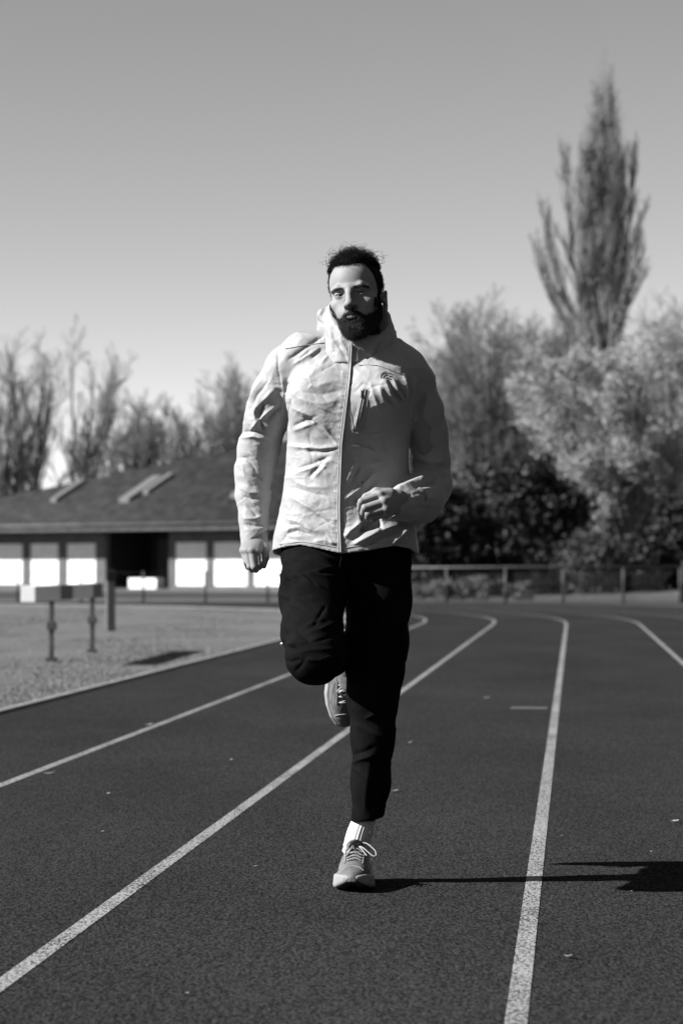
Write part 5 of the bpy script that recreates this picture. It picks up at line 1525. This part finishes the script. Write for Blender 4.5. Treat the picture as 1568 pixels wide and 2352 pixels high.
# ================================================================== DEBRIS on the track
m_leaf = noise_mat("dry_leaf", 0.2, 0.36, 60.0)
m_leafd = noise_mat("dark_leaf", 0.02, 0.05, 60.0)
rgd = np.random.default_rng(9)
def ground_at(px, py):
    y = 5553 * (CAM_H - 0.012) / (py - 1298.0)
    return np.array([(px - 784) / 5553 * y, y, 0.0165])
def leaf(px, py, L, label, dark=False, curl=0.35, spread=0.35, ang=None, name="fallen_leaf", cat="leaf"):
    c = ground_at(px, py); n = 7; t = np.linspace(0, 1, n)
    wd = spread * L * np.sin(np.pi * np.clip(t * 0.94 + 0.03, 0, 1)) * (1 + 0.5 * rgd.normal(size=n) * 0.4)
    z = 0.002 + curl * L * (t - 0.4) ** 2 * 1.6 + 0.001 * rgd.random(n)
    a = rgd.random() * 6.283 if ang is None else ang
    A = np.stack([(t - 0.5) * L, wd, z + 0.3 * wd], 1); B2 = np.stack([(t - 0.5) * L, -wd, z + 0.22 * wd], 1); Mv = np.stack([(t - 0.5) * L, 0 * t, z], 1)
    V = np.concatenate([A, Mv, B2]); Ra = np.array([[math.cos(a), -math.sin(a), 0], [math.sin(a), math.cos(a), 0], [0, 0, 1]])
    V = V @ Ra.T; V[:, 2] -= V[:, 2].min() - 0.0005
    i = np.arange(n - 1); F = np.concatenate([np.stack([i, n + i, n + i + 1, i + 1], 1), np.stack([n + i, 2 * n + i, 2 * n + i + 1, n + i + 1], 1)])
    o = mesh_np(name, V, F, m_leafd if dark else m_leaf, None, True); o.location = tuple(c)
    tag(o, label, cat, "leaves and bits scattered on the track"); return o
leaf(1304, 2198, 0.030, "pale curled leaf on the track at the lower right", curl=0.6, spread=0.28, ang=-0.5)
leaf(1546, 1888, 0.034, "pale leaf at the right edge above the runner's shadow", ang=0.1)
leaf(1116, 1604, 0.045, "pale leaf in the runner's lane level with the lifted shoe", ang=0.0)
leaf(940, 1707, 0.026, "tiny pale leaf just right of the standing shin", ang=0.2)
leaf(905, 1818, 0.036, "shiny leaf beside the standing leg's hem", ang=0.1, spread=0.22)
leaf(343, 1666, 0.050, "pale leaf on the lane line left of the lifted shoe", ang=0.3)
leaf(531, 1746, 0.022, "small pale leaf below the leftmost full lane line", ang=0.5)
leaf(115, 1778, 0.055, "flat pale leaf near the left edge below a lane line", ang=0.0, spread=0.18)
leaf(250, 1824, 0.022, "tiny pale leaf in the left lane", ang=0.9)
leaf(237, 1911, 0.016, "pale speck of leaf in the left lane, lower one", ang=0.2)
leaf(586, 1991, 0.014, "pale speck of leaf just left of the standing shoe", ang=0.2)
leaf(432, 2282, 0.012, "pale speck of leaf at the bottom left of the middle lane", ang=-0.3)
leaf(1447, 2048, 0.010, "pale speck of leaf below the runner's shadow", ang=-0.6)
leaf(1287, 1921, 0.014, "thin pale bit right of the nearest lane line", ang=0.0, spread=0.15)
leaf(1492, 1957, 0.010, "pale speck of leaf above the runner's shadow", ang=0.4)
leaf(404, 1893, 0.020, "dark leaf above the lane line on the left", True, ang=0.3, spread=0.2)
leaf(1258, 2108, 0.014, "dark bit of leaf beside the nearest lane line", True, ang=0.7)
def twig(px, py, L, ang, label, r=0.0016, m=m_leafd):
    c = ground_at(px, py); n = 8; t = np.linspace(-0.5, 0.5, n)
    P = np.stack([t * L * math.cos(ang), t * L * math.sin(ang) + 0.04 * L * np.sin(t * 9), np.full(n, r * 1.2) + 0.03 * L * (t + 0.5) ** 2], 1)
    S_ = np.array([P[3], P[3] + [0.12 * L, 0.10 * L, 0.01]])
    S_ = np.stack([np.interp(np.linspace(0, 1, n), [0, 1], S_[:, q]) for q in range(3)], 1)
    V, Q = tubes(np.stack([P, S_]), np.stack([np.linspace(r, r * 0.5, n), np.full(n, r * 0.5)]), 5)
    o = mesh_np("fallen_twig", V, Q, m, None, True); o.location = tuple(c); tag(o, label, "twig", "leaves and bits scattered on the track"); return o
twig(922, 1820, 0.05, 0.15, "thin dark twig beside the standing leg's hem")
twig(330, 2035, 0.03, -0.05, "thin dark twig lying across the left lane line")
twig(1150, 1571, 0.12, 0.05, "dark twig across the lane beyond the pale leaf", 0.003)
